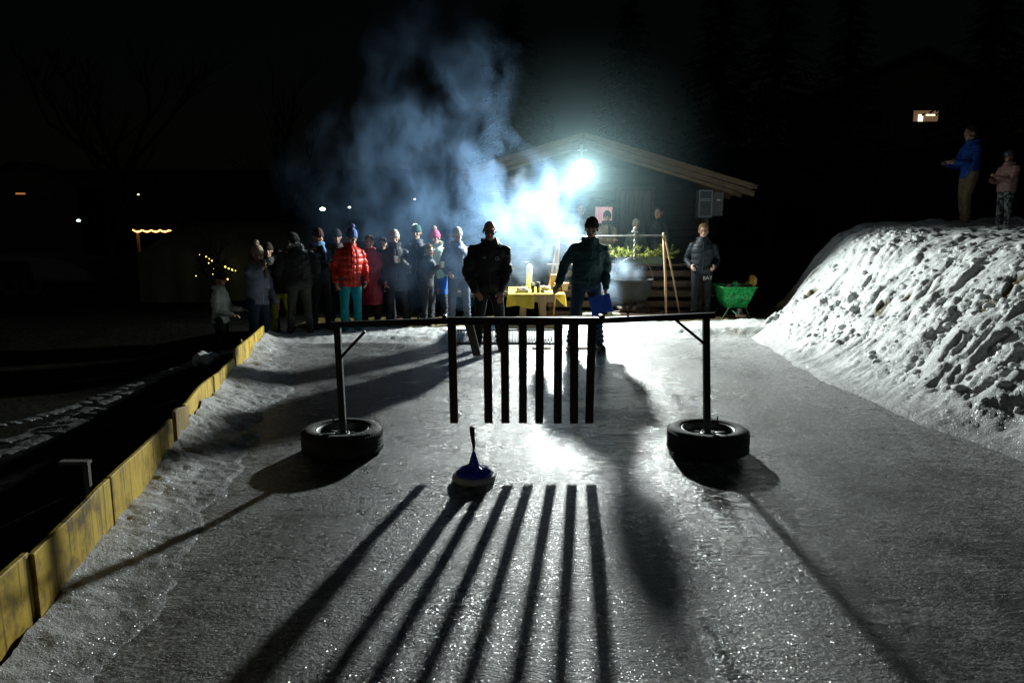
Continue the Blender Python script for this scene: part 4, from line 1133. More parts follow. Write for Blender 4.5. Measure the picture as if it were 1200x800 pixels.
nvs = [bm.verts.new(p+Vector(v)) for v in ((-.01, 0, .09), (.045, .01, .07), (.05, .015, -.09), (-.05, 0, -.02))]; bm.faces.new(nvs)
r_ = bmesh.ops.solidify(bm, geom=bm.faces[:], thickness=.004)
tag(obj('paper', bm, M('white_paper', (.7, .75, .85), .6, .05, 8, 0)), 'folded white paper tucked at the hip of the bobble hat woman', 'paper')
person('person in black peeking out behind the bobble hat woman', 313, 12.2, -.12, 284, 40, crowd, jacket=(.02, .02, .022), hat=(.03, .025, .02), vox=.013)
person('person in yellow green ski trousers behind the broad black coat', 329, 11.75, .0, 290, 20, crowd, jacket=(.018, .018, .018), trousers=(.62, .68, .01), hat=(.03, .03, .03), stance=.15, wide=1.05, vox=.013)
person('broad man in black coat with grey fur hood seen from behind', 350, 11.5, .02, 273, 195, crowd, jacket=(.022, .024, .024), trousers=(.06, .065, .06), fur=(.3, .31, .29), wide=1.36, hair=(.03, .03, .03), head=(0, 25), stance=.13, arms={'L': (.26, -.14, .98), 'R': (.26, -.12, .96)}, hem=.86)
_, hn, _ = person('man in dark jacket and hat with a blue patterned scarf', 375, 12.0, zc-.03, 267, 55, crowd, jacket=(.02, .024, .035), hat=(.06, .03, .03), scarf=(.12, .24, .42), arms={'R': (.04, -.3, 1.14), 'Rd': (.1, -.6, .4), 'Rn': (.8, 0, 0), 'Rc': .8})
cup(hn['R'][0], 'blue cup held by the man with the blue scarf', M('blue_cup', (.16, .28, .5), .5, .1, 8, 0))
person('dim figure in dark clothes behind the red down jacket', 396, 12.75, zc, 268, 25, crowd, jacket=(.03, .02, .02), hat=(.03, .03, .035), vox=.013)
person('man in shiny red down jacket, teal trousers and blue bobble hat', 410, 11.75, .0, 263, 12, crowd, jacket=(.46, .026, .014), trousers=(.0, .21, .26), hat=(.1, .16, .36), pom=(.2, .26, .5), puff=(.105, .020, 1), jrough=.42, head=(6, 14), wide=1.05, hem=.80,
       arms={'L': (.25, -.08, .88), 'R': (.25, -.08, .88)}, stance=.12, vox=.0105, boots=(.04, .035, .02), glasses=True)
person('person in long dark red coat beside the red down jacket', 434, 12.35, zc, 276, 20, crowd, jacket=(.26, .016, .03), hair=(.05, .03, .02), hem=.42, trousers=(.02, .01, .012))
person('bareheaded person in navy standing behind the long dark red coat', 451, 12.9, zc, 279, 5, crowd, jacket=(.02, .025, .04), hair=(.06, .04, .025), vox=.013)
_, hn, _ = person('woman in black parka and pale knit hat holding a cup', 465, 12.4, zc, 269, 15, crowd, jacket=(.028, .03, .034), hat=(.42, .40, .34), scarf=(.03, .03, .03), hem=.66, arms={'L': (.1, -.30, 1.22), 'Ld': (-.6, -.5, .1), 'Ln': (-.7, 0, 0), 'Lc': .8, 'R': (.2, -.16, .84)})
cup(hn['L'][0], 'white cup in the hand of the pale knit hat woman', foam_cup)
person('tall person in dark jacket and dark green hat', 488, 12.9, zc, 263, 5, crowd, jacket=(.02, .026, .045), hat=(.03, .09, .07), arms={'L': (.16, -.22, .98), 'R': (.16, -.22, .98)})
_, hn, _ = person('shorter person in dark grey jacket holding up a drink', 500, 12.5, zc, 287, 50, crowd, jacket=(.05, .06, .07), hair=(.18, .12, .06), arms={'R': (.02, -.34, 1.28), 'Rd': (0, -.8, .3), 'Rn': (.8, 0, 0), 'Rc': .8})
cup(hn['R'][0], 'clear cup raised in front of the mint green jacket', M('pale_cup', (.6, .6, .5), .3, .1, 8, 0))
person('person in mint green jacket, blue shorts and pink bobble hat', 513, 12.8, zc, 266, -12, crowd, jacket=(.42, .62, .50), hat=(.72, .10, .2), pom=(.6, .5, .42), short=(.01, .10, .55), trousers=(.02, .025, .04), puff=(.12, .008, 0), fur=(.5, .55, .45))
person('tall man in blue grey tracksuit and pale cap', 538, 12.5, zc, 266, 20, crowd, jacket=(.10, .13, .21), trousers=(.08, .10, .15), hat=(.5, .52, .52), wide=1.08, arms={'L': (.22, -.12, .95), 'R': (.22, -.12, .95)}, stance=.13)

# the two players
_, hn, inf = person('bald man in black jacket bending slightly towards the slats', 573, 10.18, .0, 259, 6, 'players standing on the ice', jacket=(.016, .018, .018), trousers=(.014, .016, .018), lean=15, head=(-4, 6), wide=1.2, glasses=True, vox=.0085, hair=None,
       arms={'R': (.20, -.22, .83), 'Rd': (.55, -.35, -.55), 'Rn': (0, .7, -.3), 'Rc': .12, 'L': (.14, -.27, .82), 'Ld': (-.05, -.2, -1), 'Ln': (0, 1, 0), 'Lc': .2, 'Rp': (-.9, .5, .1), 'Lp': (.9, .5, .1)}, stance=.14, hood='down', boots=(.02, .018, .016))
mk = empty('x', (0, 0, 0)) if False else None
def chest_mark(inf, parent, x, z, kind):
    U = inf['U']; bm = BM()
    if kind == 'bars':
        for i in range(3):
            h_ = .014+.012*i; c_ = U((x-.018+.018*i, -.178, z+h_/2)); box(bm, c_, (.011, .006, h_), Matrix.Rotation(R(-20), 3, 'Y'), 0)
    else:
        lathe(bm, [(.016, -.003), (.026, -.003), (.026, .003), (.016, .003), (.016, -.003)], 20); bm.transform(Matrix.Translation(U((x, -.178, z))) @ Matrix.Rotation(R(90), 4, 'X'))
    return obj('chest_emblem', bm, M('grey_print', (.35, .38, .38), .6, .1, 9, 0), parent)
m1 = [o for o in C.objects if o.get('label', '').startswith('bald man')][0]
chest_mark(inf, m1, -.085, 1.30, 'bars'); chest_mark(inf, m1, .09, 1.30, 'ring')
_, hn2, inf2 = person('man in dark teal jacket, jeans and beanie holding a folder', 687, 10.22, .0, 254, 6, 'players standing on the ice', jacket=(.012, .055, .062), trousers=(.018, .04, .075), hat=(.035, .032, .03), lean=6, side=5, wide=1.06, vox=.0085, head=(-18, 4),
       arms={'R': (.37, -.02, .90), 'Rd': (-.5, -.25, -.6), 'Rn': (.4, .6, 0), 'L': (.24, -.12, .83), 'Ld': (-.1, -.25, -1), 'Ln': (-.6, -.1, -.1), 'Lc': .5}, stance=.17, hood='down', boots=(.03, .022, .018))
pL = hn2['L'][0]
fo = empty('folder', Vector((pL.x-.03, pL.y-.02, pL.z-.06)), 'bright blue folder in the hand of the teal jacket man', 'folder')
bm = BM(); box(bm, (0, 0, -.06), (.30, .025, .26), Matrix.Rotation(R(-14), 3, 'Y'), .004); obj('cover', bm, M('blue_cover', (.01, .075, .55), .5, .15, 6, .1), fo)
bm = BM(); box(bm, (-.006, 0, -.062), (.285, .017, .262), Matrix.Rotation(R(-14), 3, 'Y'), .001); obj('pages', bm, M('pages', (.6, .6, .58), .8, .05, 8, 0), fo)
fo.rotation_euler = (R(6), 0, R(-14))

# porch
porch = 'people looking on from the cabin porch'
person('dim bareheaded person on the porch just under the floodlight', 680, 14.7, zf, 238, 0, porch, jacket=(.02, .02, .025), hair=(.05, .04, .03), vox=.013)
person('woman in brown jacket with folded arms before the pink window', 710, 14.45, zf, 247, -4, porch, jacket=(.24, .18, .12), hat=(.03, .028, .03), scarf=(.05, .045, .04), vox=.0105,
       arms={'L': (-.10, -.23, 1.16), 'Ld': (-1, -.1, .2), 'Lp': (.8, -.2, -1), 'R': (-.10, -.25, 1.12), 'Rd': (1, -.1, .2), 'Rp': (-.8, -.2, -1)})
person('child in a pale grey knitted hood on the porch', 744, 14.35, zf+.05, 256, 0, porch, jacket=(.10, .14, .10), hat=(.36, .33, .26), hood='up', vox=.0105)
person('man in dark jacket with lit face beside the porch door', 769, 14.4, zf, 243, -35, porch, jacket=(.018, .024, .024), hair=(.05, .03, .02), vox=.0105)
m18, hn, inf = person('man with glasses in navy puffer jacket standing beside the wheelbarrow', 822, 13.3, .05, 263, -10, 'people by the fire', jacket=(.008, .014, .02), trousers=(.007, .008, .01), hair=(.22, .13, .05), glasses=True, puff=(.11, .009, 0), jrough=.6, wide=1.05,
       arms={'L': (.21, -.14, .98), 'R': (.21, -.13, .98)}, vox=.0105, fur=None)
cu = bpy.data.curves.new('t', 'FONT'); cu.body = 'BAY'; cu.size = .095; cu.extrude = .003; cu.align_x = 'CENTER'
to = bpy.data.objects.new('t', cu); C.objects.link(to); dg = bpy.context.evaluated_depsgraph_get(); tm_ = bpy.data.meshes.new_from_object(to.evaluated_get(dg)); bpy.data.objects.remove(to)
tm_.transform(Matrix.Translation((.10, -.135, .74)) @ Matrix.Rotation(R(90), 4, 'X') @ Matrix.Rotation(R(6), 4, 'Z'))
link_mesh('lettering', tm_, M('white_print', (.4, .4, .39), .6, .05, 9, 0), m18)

# on the bank
hb = 'people standing on top of the snow bank'
pb1 = P(1122, 262, 12.9); pb2 = P(1168, 269, 12.2)
person('man in blue jacket and khaki trousers in profile on the bank', 1124, 12.9, bank_z(pb1.x, 12.9)-.04, 148, -85, hb, jacket=(.010, .075, .36), trousers=(.27, .20, .11), hair=(.03, .025, .02), arms={'L': (.12, -.36, 1.10), 'Ld': (0, -1, .1), 'Ln': (-1, 0, 0), 'R': (.12, -.36, 1.10), 'Rd': (0, -1, .1), 'Rn': (1, 0, 0)},
       step=.07, knee=(.05, .03), lean=4, head=(0, 12), vox=.0105, trough=.85)
person('girl in pink padded jacket and dotted dark hat on the bank', 1168, 12.2, bank_z(pb2.x, 12.2)-.03, 176, -80, hb, jacket=(.46, .27, .24), trousers=(.05, .05, .055), pattern=(.34, .38, .36), hat=(.02, .02, .025), dots=True, puff=(.09, .010, 0), arms={'L': (.08, -.34, 1.16), 'Ld': (0, -.8, .4), 'Ln': (-1, 0, 0), 'R': (.08, -.32, 1.08), 'Rd': (0, -.9, .2), 'Rn': (1, 0, 0)}, head=(0, 14), wide=1.2, hood='down', vox=.0105)

# ================================================================== DARK SURROUNDINGS
def house(cx, cy, w, d, hgt, rz, lab, wall_col, lit):
    z = gz(cx, cy)
    hs = empty('house', (cx, cy, z), lab, 'house', rz=rz)
    bm = BM(); box(bm, (0, 0, hgt/2-.5), (w, d, hgt+1), None, .02)
    wl_ = obj('wall', bm, M('house_wall', wall_col, .85, .3, 2, .3), hs)
    bm = BM()
    for sg in (-1, 1): beam(bm, (0, 0, hgt+w*.22), (sg*(w/2+.5), 0, hgt-.12), d+1.2, .16, bev=.01)
    obj('roof', bm, M('house_roof', (.04, .035, .03), .85, .3, 2, .3), hs)
    bm = BM(); 
    v0 = [bm.verts.new((-w/2, sy_*(d/2-.01), hgt-.02)) for sy_ in (-1, 1)]; v1 = [bm.verts.new((w/2, sy_*(d/2-.01), hgt-.02)) for sy_ in (-1, 1)]; v2 = [bm.verts.new((0, sy_*(d/2-.01), hgt+w*.21)) for sy_ in (-1, 1)]
    for i in (0, 1): bm.faces.new((v0[i], v1[i], v2[i]))
    bm.faces.new((v0[0], v0[1], v2[1], v2[0])); bm.faces.new((v1[0], v1[1], v2[1], v2[0])); bm.faces.new((v0[0], v0[1], v1[1], v1[0]))
    obj('gable', bm, M('gable_wood', (.05, .035, .025), .85, .3, 2, .3), hs)
    for (x, zz, ww2, hh2, m) in lit:
        bm = BM(); box(bm, (x, -d/2-.03, zz), (ww2+.16, .08, hh2+.16), None, .01); f_ = obj('window', bm, dark_wood, hs)
        bm = BM(); box(bm, (x, -d/2-.062, zz), (ww2, .03, hh2), None, .004); obj('pane', bm, m, f_)
    return hs
warm = emit('warm_window', (1, .55, .28), .11); warm_b = emit('bright_window', (1, .9, .5), 2.2); orange_w = emit('orange_window', (1, .38, .08), .35); dark_glass = M('dark_glass', (.01, .012, .015), .1, .1, 4, 0)
# hillside house, right, with one lit window
hx_ = P(1078, 136, 40); zg = gz(hx_.x, 42.5)
hs = house(hx_.x-.5, 42.5, 9, 6, hx_.z-zg+1.4, 0, 'dark hillside house with one lit window at upper right', (.03, .028, .026), [(.5+0.0, hx_.z-zg+.0, 1.3, .55, warm), (-2.2, hx_.z-zg, .9, .55, dark_glass)])
bm = BM(); box(bm, (.22, -3.1, hx_.z-zg-.1), (.24, .03, .34), None, .01); box(bm, (.75, -3.1, hx_.z-zg+.05), (.5, .03, .06), None, .01); obj('lit_lamp', bm, warm_b, hs)
# left far house with an orange window strip
h2 = P(19, 227, 70); zg = gz(h2.x, 73)
house(h2.x, 73, 10, 6, h2.z-zg+.8, R(8), 'far dark house with a thin orange window at the left edge', (.02, .018, .016), [(0, h2.z-zg, .85, .16, orange_w), (2.4, h2.z-zg, .8, .8, dark_glass)])
# stall with a warm string of bulbs
s0, s1 = P(160, 266, 30), P(207, 266, 30); sw = s1.x-s0.x; scx = (s0.x+s1.x)/2; zg = gz(scx, 30)
stl = empty('stall', (scx, 30, zg), 'small wooden stall with orange string lights along its roof edge', 'stall')
rz_ = s0.z-zg
bm = BM(); box(bm, (0, .8, rz_-.02), (sw+.3, 2.2, .08), Matrix.Rotation(R(5), 3, 'X'), .01); obj('roof', bm, log_wood, stl)
for sx_ in (-.5, .5):
    bm = BM(); box(bm, (sx_*sw*.96, 0, rz_/2), (.1, .1, rz_), None, .01); obj('post', bm, pale_wood, stl)
bm = BM(); box(bm, (0, .1, .5), (sw*.9, .4, 1.0), None, .01); box(bm, (0, 1.6, rz_/2), (sw*.95, .08, rz_-.1), None, .01); obj('counter', bm, log_wood, stl)
bm = BM()
for i in range(34):
    f_ = i/33; x = -sw/2+sw*f_; z = rz_-.12-.07*abs(math.sin(f_*math.pi*4.5)); ball(bm, (x, -.28, z), .035, 1)
sl = obj('string_lights', bm, emit('warm_bulbs', (1, .42, .1), 6), stl)
bm = BM(); box(bm, (.15, 1.53, rz_*.55+.35), (.5, .03, .2), None, .005); obj('blue_screen', bm, emit('blue_screen_glow', (.35, .5, 1), .5), stl)  # small bluish screen, glowing by emission
bm = BM(); box(bm, (.55, 1.53, rz_*.55+.2), (.35, .03, .4), None, .005); obj('red_screen', bm, emit('red_screen_glow', (1, .4, .35), .35), stl)  # small reddish screen, glowing by emission
bm = BM(); ball(bm, (.62, -.1, rz_-.3), .06, 2); obj('lamp', bm, emit('bulb', (1, .8, .5), 6), stl)
# party tent with fairy lights
t0, t1 = P(160, 300, 17.5), P(335, 300, 17.5); tw2 = t1.x-t0.x; tcx = (t0.x+t1.x)/2; zg = gz(tcx, 17.5); tz2 = P(250, 287, 17.5).z-zg
tent = empty('party_tent', (tcx, 17.5, zg), 'dim olive party tent behind the left spectators', 'tent')
bm = BM(); n = 40
cr_ = []
for i in range(n+1):
    f_ = i/n; x = -tw2/2+tw2*f_; zt2 = tz2-.10*(2*f_-1)**2-.25*max(0, .2-f_)*2
    cr_.append([bm.verts.new((x, .05*math.sin(i*.9), 0)), bm.verts.new((x, .05*math.sin(i*.9+.3), tz2*.75)), bm.verts.new((x, .1, zt2)), bm.verts.new((x, 2.0, zt2+.55)), bm.verts.new((x, 3.9, zt2)), bm.verts.new((x, 4, 0))])
for a_, b_ in zip(cr_, cr_[1:]):
    for j in range(5): bm.faces.new((a_[j], a_[j+1], b_[j+1], b_[j]))
bm.faces.new(cr_[0]); bm.faces.new(cr_[-1][::-1])
obj('canvas', bm, M('olive_canvas', (.075, .066, .035), .8, .3, 2, .3), tent, True)
bm = BM(); box(bm, (P(247, 330, 17.3).x-tcx, -.1, tz2*.36), (.16, .1, tz2*.72), None, .01); obj('pole', bm, dark_wood, tent)
fr = empty('fairy_lights', (0, 0, 0), 'strand of yellow fairy lights sagging in front of the tent', 'fairy lights')
bm = BM(); wire = BM(); yl = 16.9
runs = [[(232, 297), (240, 299), (250, 306), (262, 311), (270, 315), (278, 317)], [(222, 311), (226, 318), (231, 324)], [(231, 324), (238, 318), (243, 309), (245, 307)], [(250, 308), (250, 316), (249.5, 322)], [(263, 333), (266, 328), (268, 322)]]
for rn in runs:
    pts = [P(x, y, yl) for x, y in rn]
    tube(wire, pts, .006, 5)
    for a_, b_ in zip(pts, pts[1:]):
        k_ = max(2, int((b_-a_).length/.07))
        for j in range(k_):
            if random.random() < .62: ball(bm, a_.lerp(b_, (j+.5)/k_)+Vector((0, 0, -.012)), random.uniform(.009, .02), 1)
obj('bulbs', bm, emit('yellow_bulbs', (1, .8, .12), 5), fr); obj('wire', wire, black_metal, fr)
# caravan in the dark
cv = P(22, 320, 20); zg = gz(cv.x, 20)
car = empty('caravan', (cv.x, 20, zg), 'pale caravan with a dark window standing in the dark at left', 'caravan')
bm = BM(); prof_c = []
ww3, hh3 = 2.1, P(22, 300, 20).z-zg
rr = [(-ww3, .45), (-ww3-.02, hh3*.6), (-ww3*.92, hh3*.88), (-ww3*.7, hh3*.98), (0, hh3), (ww3*.4, hh3*.96), (ww3*.72, hh3*.83), (ww3*.93, hh3*.55), (ww3, .45)]
f0 = [bm.verts.new((x, 0, z)) for x, z in rr]; f1 = [bm.verts.new((x, 2.1, z)) for x, z in rr]
bm.faces.new(f0); bm.faces.new(f1[::-1])
for i in range(len(rr)): bm.faces.new((f0[i], f0[(i+1) % len(rr)], f1[(i+1) % len(rr)], f1[i]))
bmesh.ops.bevel(bm, geom=bm.edges[:], offset=.05, segments=2, affect='EDGES')
obj('shell', bm, M('caravan_paint', (.07, .07, .065), .5, .2, 3, .1), car)
bm = BM(); box(bm, (-.1, -.012, hh3*.66), (.95, .03, .5), None, .01); wv_ = obj('window', bm, dark_glass, car)
for sx_ in (-.3, .3):
    bm = BM(); lathe(bm, [(.1, -.08), (.28, -.09), (.31, -.05), (.31, .05), (.28, .09), (.1, .08), (.1, -.08)], 28); bm.transform(Matrix.Translation((sx_, .12, .31)) @ Matrix.Rotation(R(90), 4, 'X')); obj('wheel', bm, rubber, car, True)
# street lamps far off on the left
def street_lamp(px, py, Yd, col, s_, lab, rad=.16):
    p = P(px, py, Yd); z = gz(p.x, Yd)
    o = empty('street_lamp', (p.x, Yd, z), lab, 'street lamp', 'distant lamps beyond the crowd')
    bm = BM(); tube(bm, [(0, .25, 0), (0, .25, p.z-z+.1), (0, .1, p.z-z+.22), (0, 0, p.z-z+.2)], [.06, .045, .04, .03], 8); obj('pole', bm, black_metal, o)
    bm = BM(); ball(bm, (0, 0, p.z-z), (rad*1.3, rad, rad*.8), 2); obj('lamp_head', bm, emit('lamp_head_glow', col, s_), o)
street_lamp(92, 258.5, 62, (.6, 1, .75), 5, 'faint greenish lamp far out in the dark at left', .13)
street_lamp(162, 228, 62, (1, .75, .25), 2.5, 'tiny yellow lamp high in the dark above the stall', .08)
street_lamp(378, 245, 62, (.75, 1, .6), 7, 'brightest greenish white lamp above the blue scarf man', .18)
street_lamp(409.5, 243, 62, (.7, 1, .8), 4, 'small whitish lamp above the red jacket man', .1)
street_lamp(348, 267, 45, (.75, .95, 1), 7, 'bluish white lamp over the head of the broad black coat', .13)
street_lamp(487, 264, 45, (.85, 1, .9), 6, 'white lamp showing over the dark green hat', .13)
street_lamp(486, 233.5, 70, (.8, .95, 1), 3, 'faint pin prick lamp in the thin smoke', .09)

# trees: bare ones by the tent, conifers on the hill
bark = M('bark', (.015, .012, .01), .9, .4, 6, .5)
def bare_tree(x, y, hgt, lab, seed):
    rnd = random.Random(seed); z = gz(x, y)
    t = empty('bare_tree', (x, y, z-.05), lab, 'tree', 'bare trees at the left')
    tr_ = BM(); cr2 = BM()
    def grow(p, d, ln, r, lvl):
        pts = [p]; 
        for i in range(3):
            d = (d+Vector((rnd.uniform(-.25, .25), rnd.uniform(-.25, .25), rnd.uniform(-.05, .2)))).normalized(); pts.append(pts[-1]+d*ln/3)
        tube(tr_ if lvl == 0 else cr2, pts, [r, r*.85, r*.7, r*.55], 6, round_caps=False)
        if lvl < 4:
            for k_ in range(rnd.randint(3, 4) if lvl else 6):
                i = rnd.randint(1, 3) if lvl else rnd.choice((1, 2, 3, 3, 3)); nd_ = (d+Vector((rnd.uniform(-1, 1), rnd.uniform(-1, 1), rnd.uniform(-.1, .6)))).normalized()
                grow(pts[i], nd_, ln*rnd.uniform(.55, .75), r*.5, lvl+1)
    grow(Vector((0, 0, 0)), Vector((0, 0, 1)), hgt*.42, hgt*.02, 0)
    obj('trunk', tr_, bark, t, True); obj('crown', cr2, bark, t)
q = P(268, 330, 15.6); bare_tree(q.x, 15.6, 2.4, 'small bare shrub like tree in front of the tent', 3)
q = P(120, 200, 24); bare_tree(q.x, 24, 9, 'tall bare tree in the dark above the stall', 5)
q = P(330, 200, 28); bare_tree(q.x, 28, 8, 'bare tree in the dark behind the tent', 8)
def conifer(x, y, hgt, lab, seed, src=None):
    z = gz(x, y)
    t = empty('conifer', (x, y, z-.1), lab, 'tree', 'conifers on the dark hillside', rz=seed)
    if src is None:
        bm = BM(); tube(bm, [(0, 0, 0), (0, 0, 9)], [.16, .03], 8); tk = obj('trunk', bm, bark, t, True)
        bm = BM(); rnd = random.Random(1)
        for k_ in range(34):
            zz = 1.0+k_*.24; L_ = (9.3-zz)*.28+.15
            for b__ in range(11):
                an = rnd.uniform(0, 6.28); l_ = L_*rnd.uniform(.7, 1.15); d = Vector((math.cos(an), math.sin(an), -.28)); tip = Vector((0, 0, zz))+d*l_; sd = Vector((-math.sin(an), math.cos(an), 0))
                for j in range(7):
                    f_ = (j+1)/7; c_ = Vector((0, 0, zz)).lerp(tip, f_)
                    w2_ = l_*.22*(1.15-f_)+.05
                    for sg in (-1, 1):
                        e_ = c_+sd*sg*w2_+d*w2_*.8+Vector((0, 0, rnd.uniform(-.12, .02)))
                        bm.faces.new([bm.verts.new(c_-d*.09), bm.verts.new(c_+d*.09), bm.verts.new(e_)])
        cw = obj('crown', bm, M('conifer_needles', (.010, .014, .008), .8, .4, 3, 0), t)
        t['x'] = 0; del t['x']
        return tk.data, cw.data
    for nm, me in zip(('trunk', 'crown'), src):
        o = bpy.data.objects.new(nm, me); C.objects.link(o); o.parent = t
    t.scale = (hgt/9,)*3
    return src
src = None
for i, (px, Yd, hg, lab) in enumerate(((735, 24, 9, 'conifer behind the middle of the cabin roof'), (905, 25, 10, 'conifer right of the cabin eave'), (985, 27, 9, 'conifer behind the far end of the snow bank'), (600, 30, 11, 'conifer behind the left roof slope in the smoke'), (1150, 31, 10, 'conifer behind the man in the blue jacket'), (840, 33, 12, 'tall conifer high behind the right roof slope'), (1210, 26, 9, 'conifer at the right frame edge'))):
    x = P(px, 200, Yd).x; src = conifer(x, Yd, hg, lab, i*1.3, src)

# ================================================================== SMOKE
puffs_core = [  # px, py, Y, radius px, weight
 (731, 316, 13.15, 17, 1.9), (746, 321, 13.15, 14, 1.7), (722, 312, 13.1, 16, 1.6), (714, 345, 13.0, 19, 1.9), (716, 324, 13.0, 18, 1.8), (696, 308, 13.0, 26, .9), (670, 286, 13.0, 36, 1.0), (645, 268, 12.7, 36, 1.0), (640, 300, 12.95, 40, 1.0),
 (612, 300, 12.95, 44, 1.0), (604, 252, 12.4, 40, 1.0), (612, 216, 12.4, 25, .9), (582, 268, 12.9, 42, .85), (588, 225, 12.4, 26, .75), (600, 330, 12.9, 30, .6)]
puffs_thin = [(560, 262, 12.8, 60, .9), (540, 310, 11.5, 46, .35), (500, 255, 12.8, 66, .8), (450, 275, 12.7, 60, .5), (560, 200, 12.8, 52, .8), (532, 130, 12.9, 54, .6), (490, 165, 12.8, 60, .55), (435, 180, 12.8, 60, .45), (560, 90, 13.0, 50, .36), (480, 90, 13.0, 55, .3), (425, 225, 12.8, 62, .45), (500, 40, 13.2, 55, .2), (625, 240, 12.9, 55, .5), (480, 310, 11.5, 48, .18), (410, 290, 12.4, 48, .25), (385, 215, 12.8, 55, .25)]
puffs_glow = [(682, 200, 13.35, 140, 1.0), (682, 200, 13.55, 48, 1.25)]
def pc_(pf):
    p = P(pf[0], pf[1], pf[2]); return p, pf[3]*p.y*1.01/F
def hull(puffs, grow, vox, sm_):
    bm = BM()
    for pf in puffs:
        c_, r_ = pc_(pf); ball(bm, c_, r_*grow, 3)
    return fuse(bm, vox, sm_)[0]
def volume(name, label, puffs, dens, col, warp, nscale, detail, thr, gain, base, aniso, rate, grow, vox):
    sm = bpy.data.materials.new(name); sm.use_nodes = True; nt = sm.node_tree; nt.nodes.clear()
    out = nd(nt, 'ShaderNodeOutputMaterial'); pv = nd(nt, 'ShaderNodeVolumePrincipled')
    pos = nd(nt, 'ShaderNodeNewGeometry').outputs['Position']
    if warp:
        nw = noise_n(nt, pos, 1.5, 1, .5)
        sub = nd(nt, 'ShaderNodeVectorMath', operation='SUBTRACT'); nt.links.new(nw.outputs['Color'], sub.inputs[0]); sub.inputs[1].default_value = (.5, .5, .5)
        mad = nd(nt, 'ShaderNodeVectorMath', operation='MULTIPLY_ADD'); nt.links.new(sub.outputs[0], mad.inputs[0]); mad.inputs[1].default_value = (warp,)*3; nt.links.new(pos, mad.inputs[2])
        pos = mad.outputs[0]
    acc = None
    for pf in puffs:
        c_, r_ = pc_(pf)
        dn = nd(nt, 'ShaderNodeVectorMath', operation='DISTANCE'); nt.links.new(pos, dn.inputs[0]); dn.inputs[1].default_value = c_
        ma = nd(nt, 'ShaderNodeMath', operation='MULTIPLY_ADD'); nt.links.new(dn.outputs['Value'], ma.inputs[0]); ma.inputs[1].default_value = -pf[4]/(r_*1.25); ma.inputs[2].default_value = pf[4]
        acc = math_n(nt, 'MAXIMUM', 0.0 if acc is None else acc, ma.outputs[0])
    if nscale:
        mp = nd(nt, 'ShaderNodeMapping'); mp.inputs['Rotation'].default_value = (0, R(-28), 0); mp.inputs['Scale'].default_value = (1.15, 1, .62) if name == 'thin_smoke' else (1, 1, .9)
        nt.links.new(pos, mp.inputs[0]); pos = mp.outputs[0]
        n_ = noise_n(nt, pos, nscale, detail, .6).outputs['Fac']
        d_ = dens(nt, acc, n_)
    else: d_ = math_n(nt, 'MULTIPLY', math_n(nt, 'POWER', acc, 1.6), gain)
    nt.links.new(d_, pv.inputs['Density']); pv.inputs['Color'].default_value = (*col, 1); pv.inputs['Anisotropy'].default_value = aniso
    nt.links.new(pv.outputs[0], out.inputs['Volume'])
    sm.cycles.volume_step_rate = rate
    o = link_mesh(name, hull(puffs, grow, vox, 3), sm)
    return tag(o, label, 'smoke', kind='stuff')
def d_core(nt, f_, n_):
    a_ = math_n(nt, 'ADD', math_n(nt, 'MULTIPLY', f_, 1.9), math_n(nt, 'MULTIPLY', math_n(nt, 'SUBTRACT', n_, .5), 3.3))
    return math_n(nt, 'MULTIPLY', math_n(nt, 'POWER', math_n(nt, 'MAXIMUM', math_n(nt, 'SUBTRACT', a_, .52), 0.0), 1.5), .22)
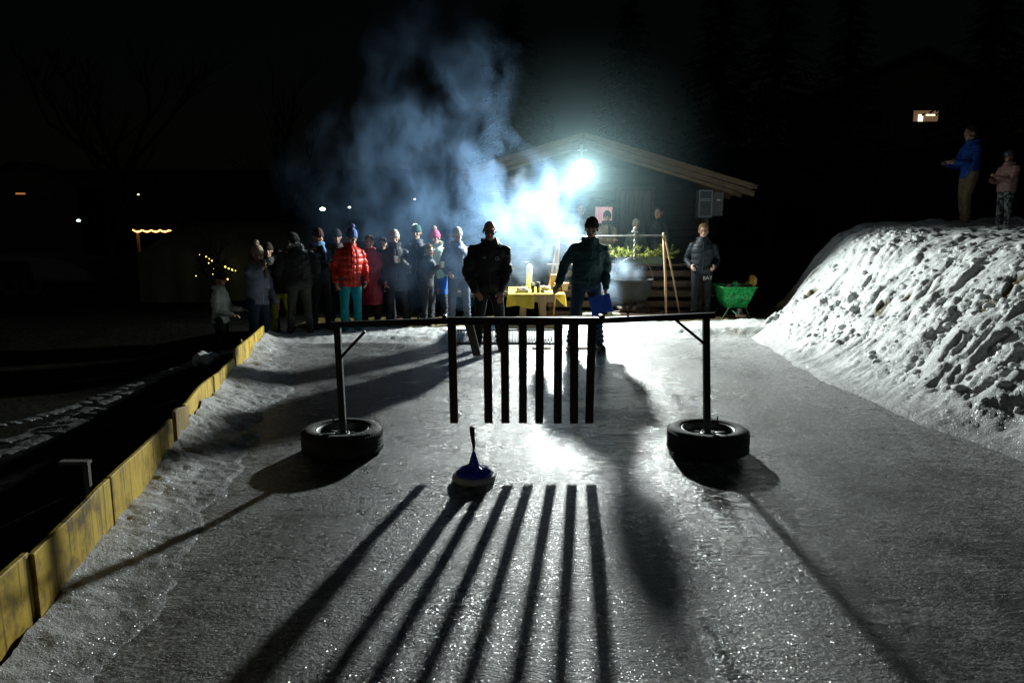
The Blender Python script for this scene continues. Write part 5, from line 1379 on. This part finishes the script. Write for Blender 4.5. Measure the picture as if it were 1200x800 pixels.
def d_thin(nt, f_, n_):
    t_ = math_n(nt, 'MAXIMUM', math_n(nt, 'ADD', math_n(nt, 'MULTIPLY', math_n(nt, 'SUBTRACT', n_, .47), 5.0), .10), 0.0)
    return math_n(nt, 'MULTIPLY', math_n(nt, 'MULTIPLY', f_, t_), .6)
volume('smoke', 'dense white smoke rolling left from the cauldron fire', puffs_core, d_core, (.58, .78, 1), .6, 3.4, 6, 0, 0, 0, .15, .25, 1.15, .07)
volume('thin_smoke', 'thin blue smoke drifting up and left over the crowd', puffs_thin, d_thin, (.36, .62, 1), .75, 1.7, 6, 0, 0, 0, .15, .35, 1.2, .1)
volume('glow_mist', 'thin volume added for the glow around the floodlight', puffs_glow, None, (.56, .86, .93), 0, 0, 0, 0, .012, 0, .2, .8, 1.2, .15)  # added volume whose scatter imitates the bloom of the lamp

# ------------------------------------------------------------------ night sky, faint sun added behind the camera to lift the shadows
w = bpy.data.worlds.new('World'); sc.world = w; w.use_nodes = True; nt = w.node_tree
sky = nd(nt, 'ShaderNodeTexSky'); sky.sky_type = 'NISHITA'; sky.sun_disc = False; sky.sun_elevation = R(4); sky.sun_rotation = R(200)
bgn = nt.nodes['Background']; nt.links.new(sky.outputs[0], bgn.inputs[0]); bgn.inputs[1].default_value = .0004
sl_ = bpy.data.lights.new('fill_sun', 'SUN'); so_ = bpy.data.objects.new('fill_sun', sl_); C.objects.link(so_)
sl_.energy = .045; sl_.angle = R(40); sl_.color = (.85, .92, 1)
so_.rotation_euler = Vector((math.sin(R(20))*.9, .8, -.5)).to_track_quat('-Z', 'Y').to_euler()

# ------------------------------------------------------------------ render settings
sc.view_settings.view_transform = 'Standard'; sc.view_settings.look = 'None'; sc.view_settings.gamma = 1; sc.view_settings.exposure = .15
sc.render.engine = 'CYCLES'
cy = sc.cycles
cy.max_bounces = 6; cy.diffuse_bounces = 4; cy.glossy_bounces = 2; cy.transmission_bounces = 4; cy.volume_bounces = 1; cy.transparent_max_bounces = 6
cy.volume_step_rate = 1; cy.volume_max_steps = 256
cy.sample_clamp_indirect = 1.5; cy.sample_clamp_direct = 0
cy.caustics_reflective = False; cy.caustics_refractive = False
cy.use_denoising = True
cy.use_adaptive_sampling = True; cy.adaptive_threshold = .02; cy.adaptive_min_samples = 24
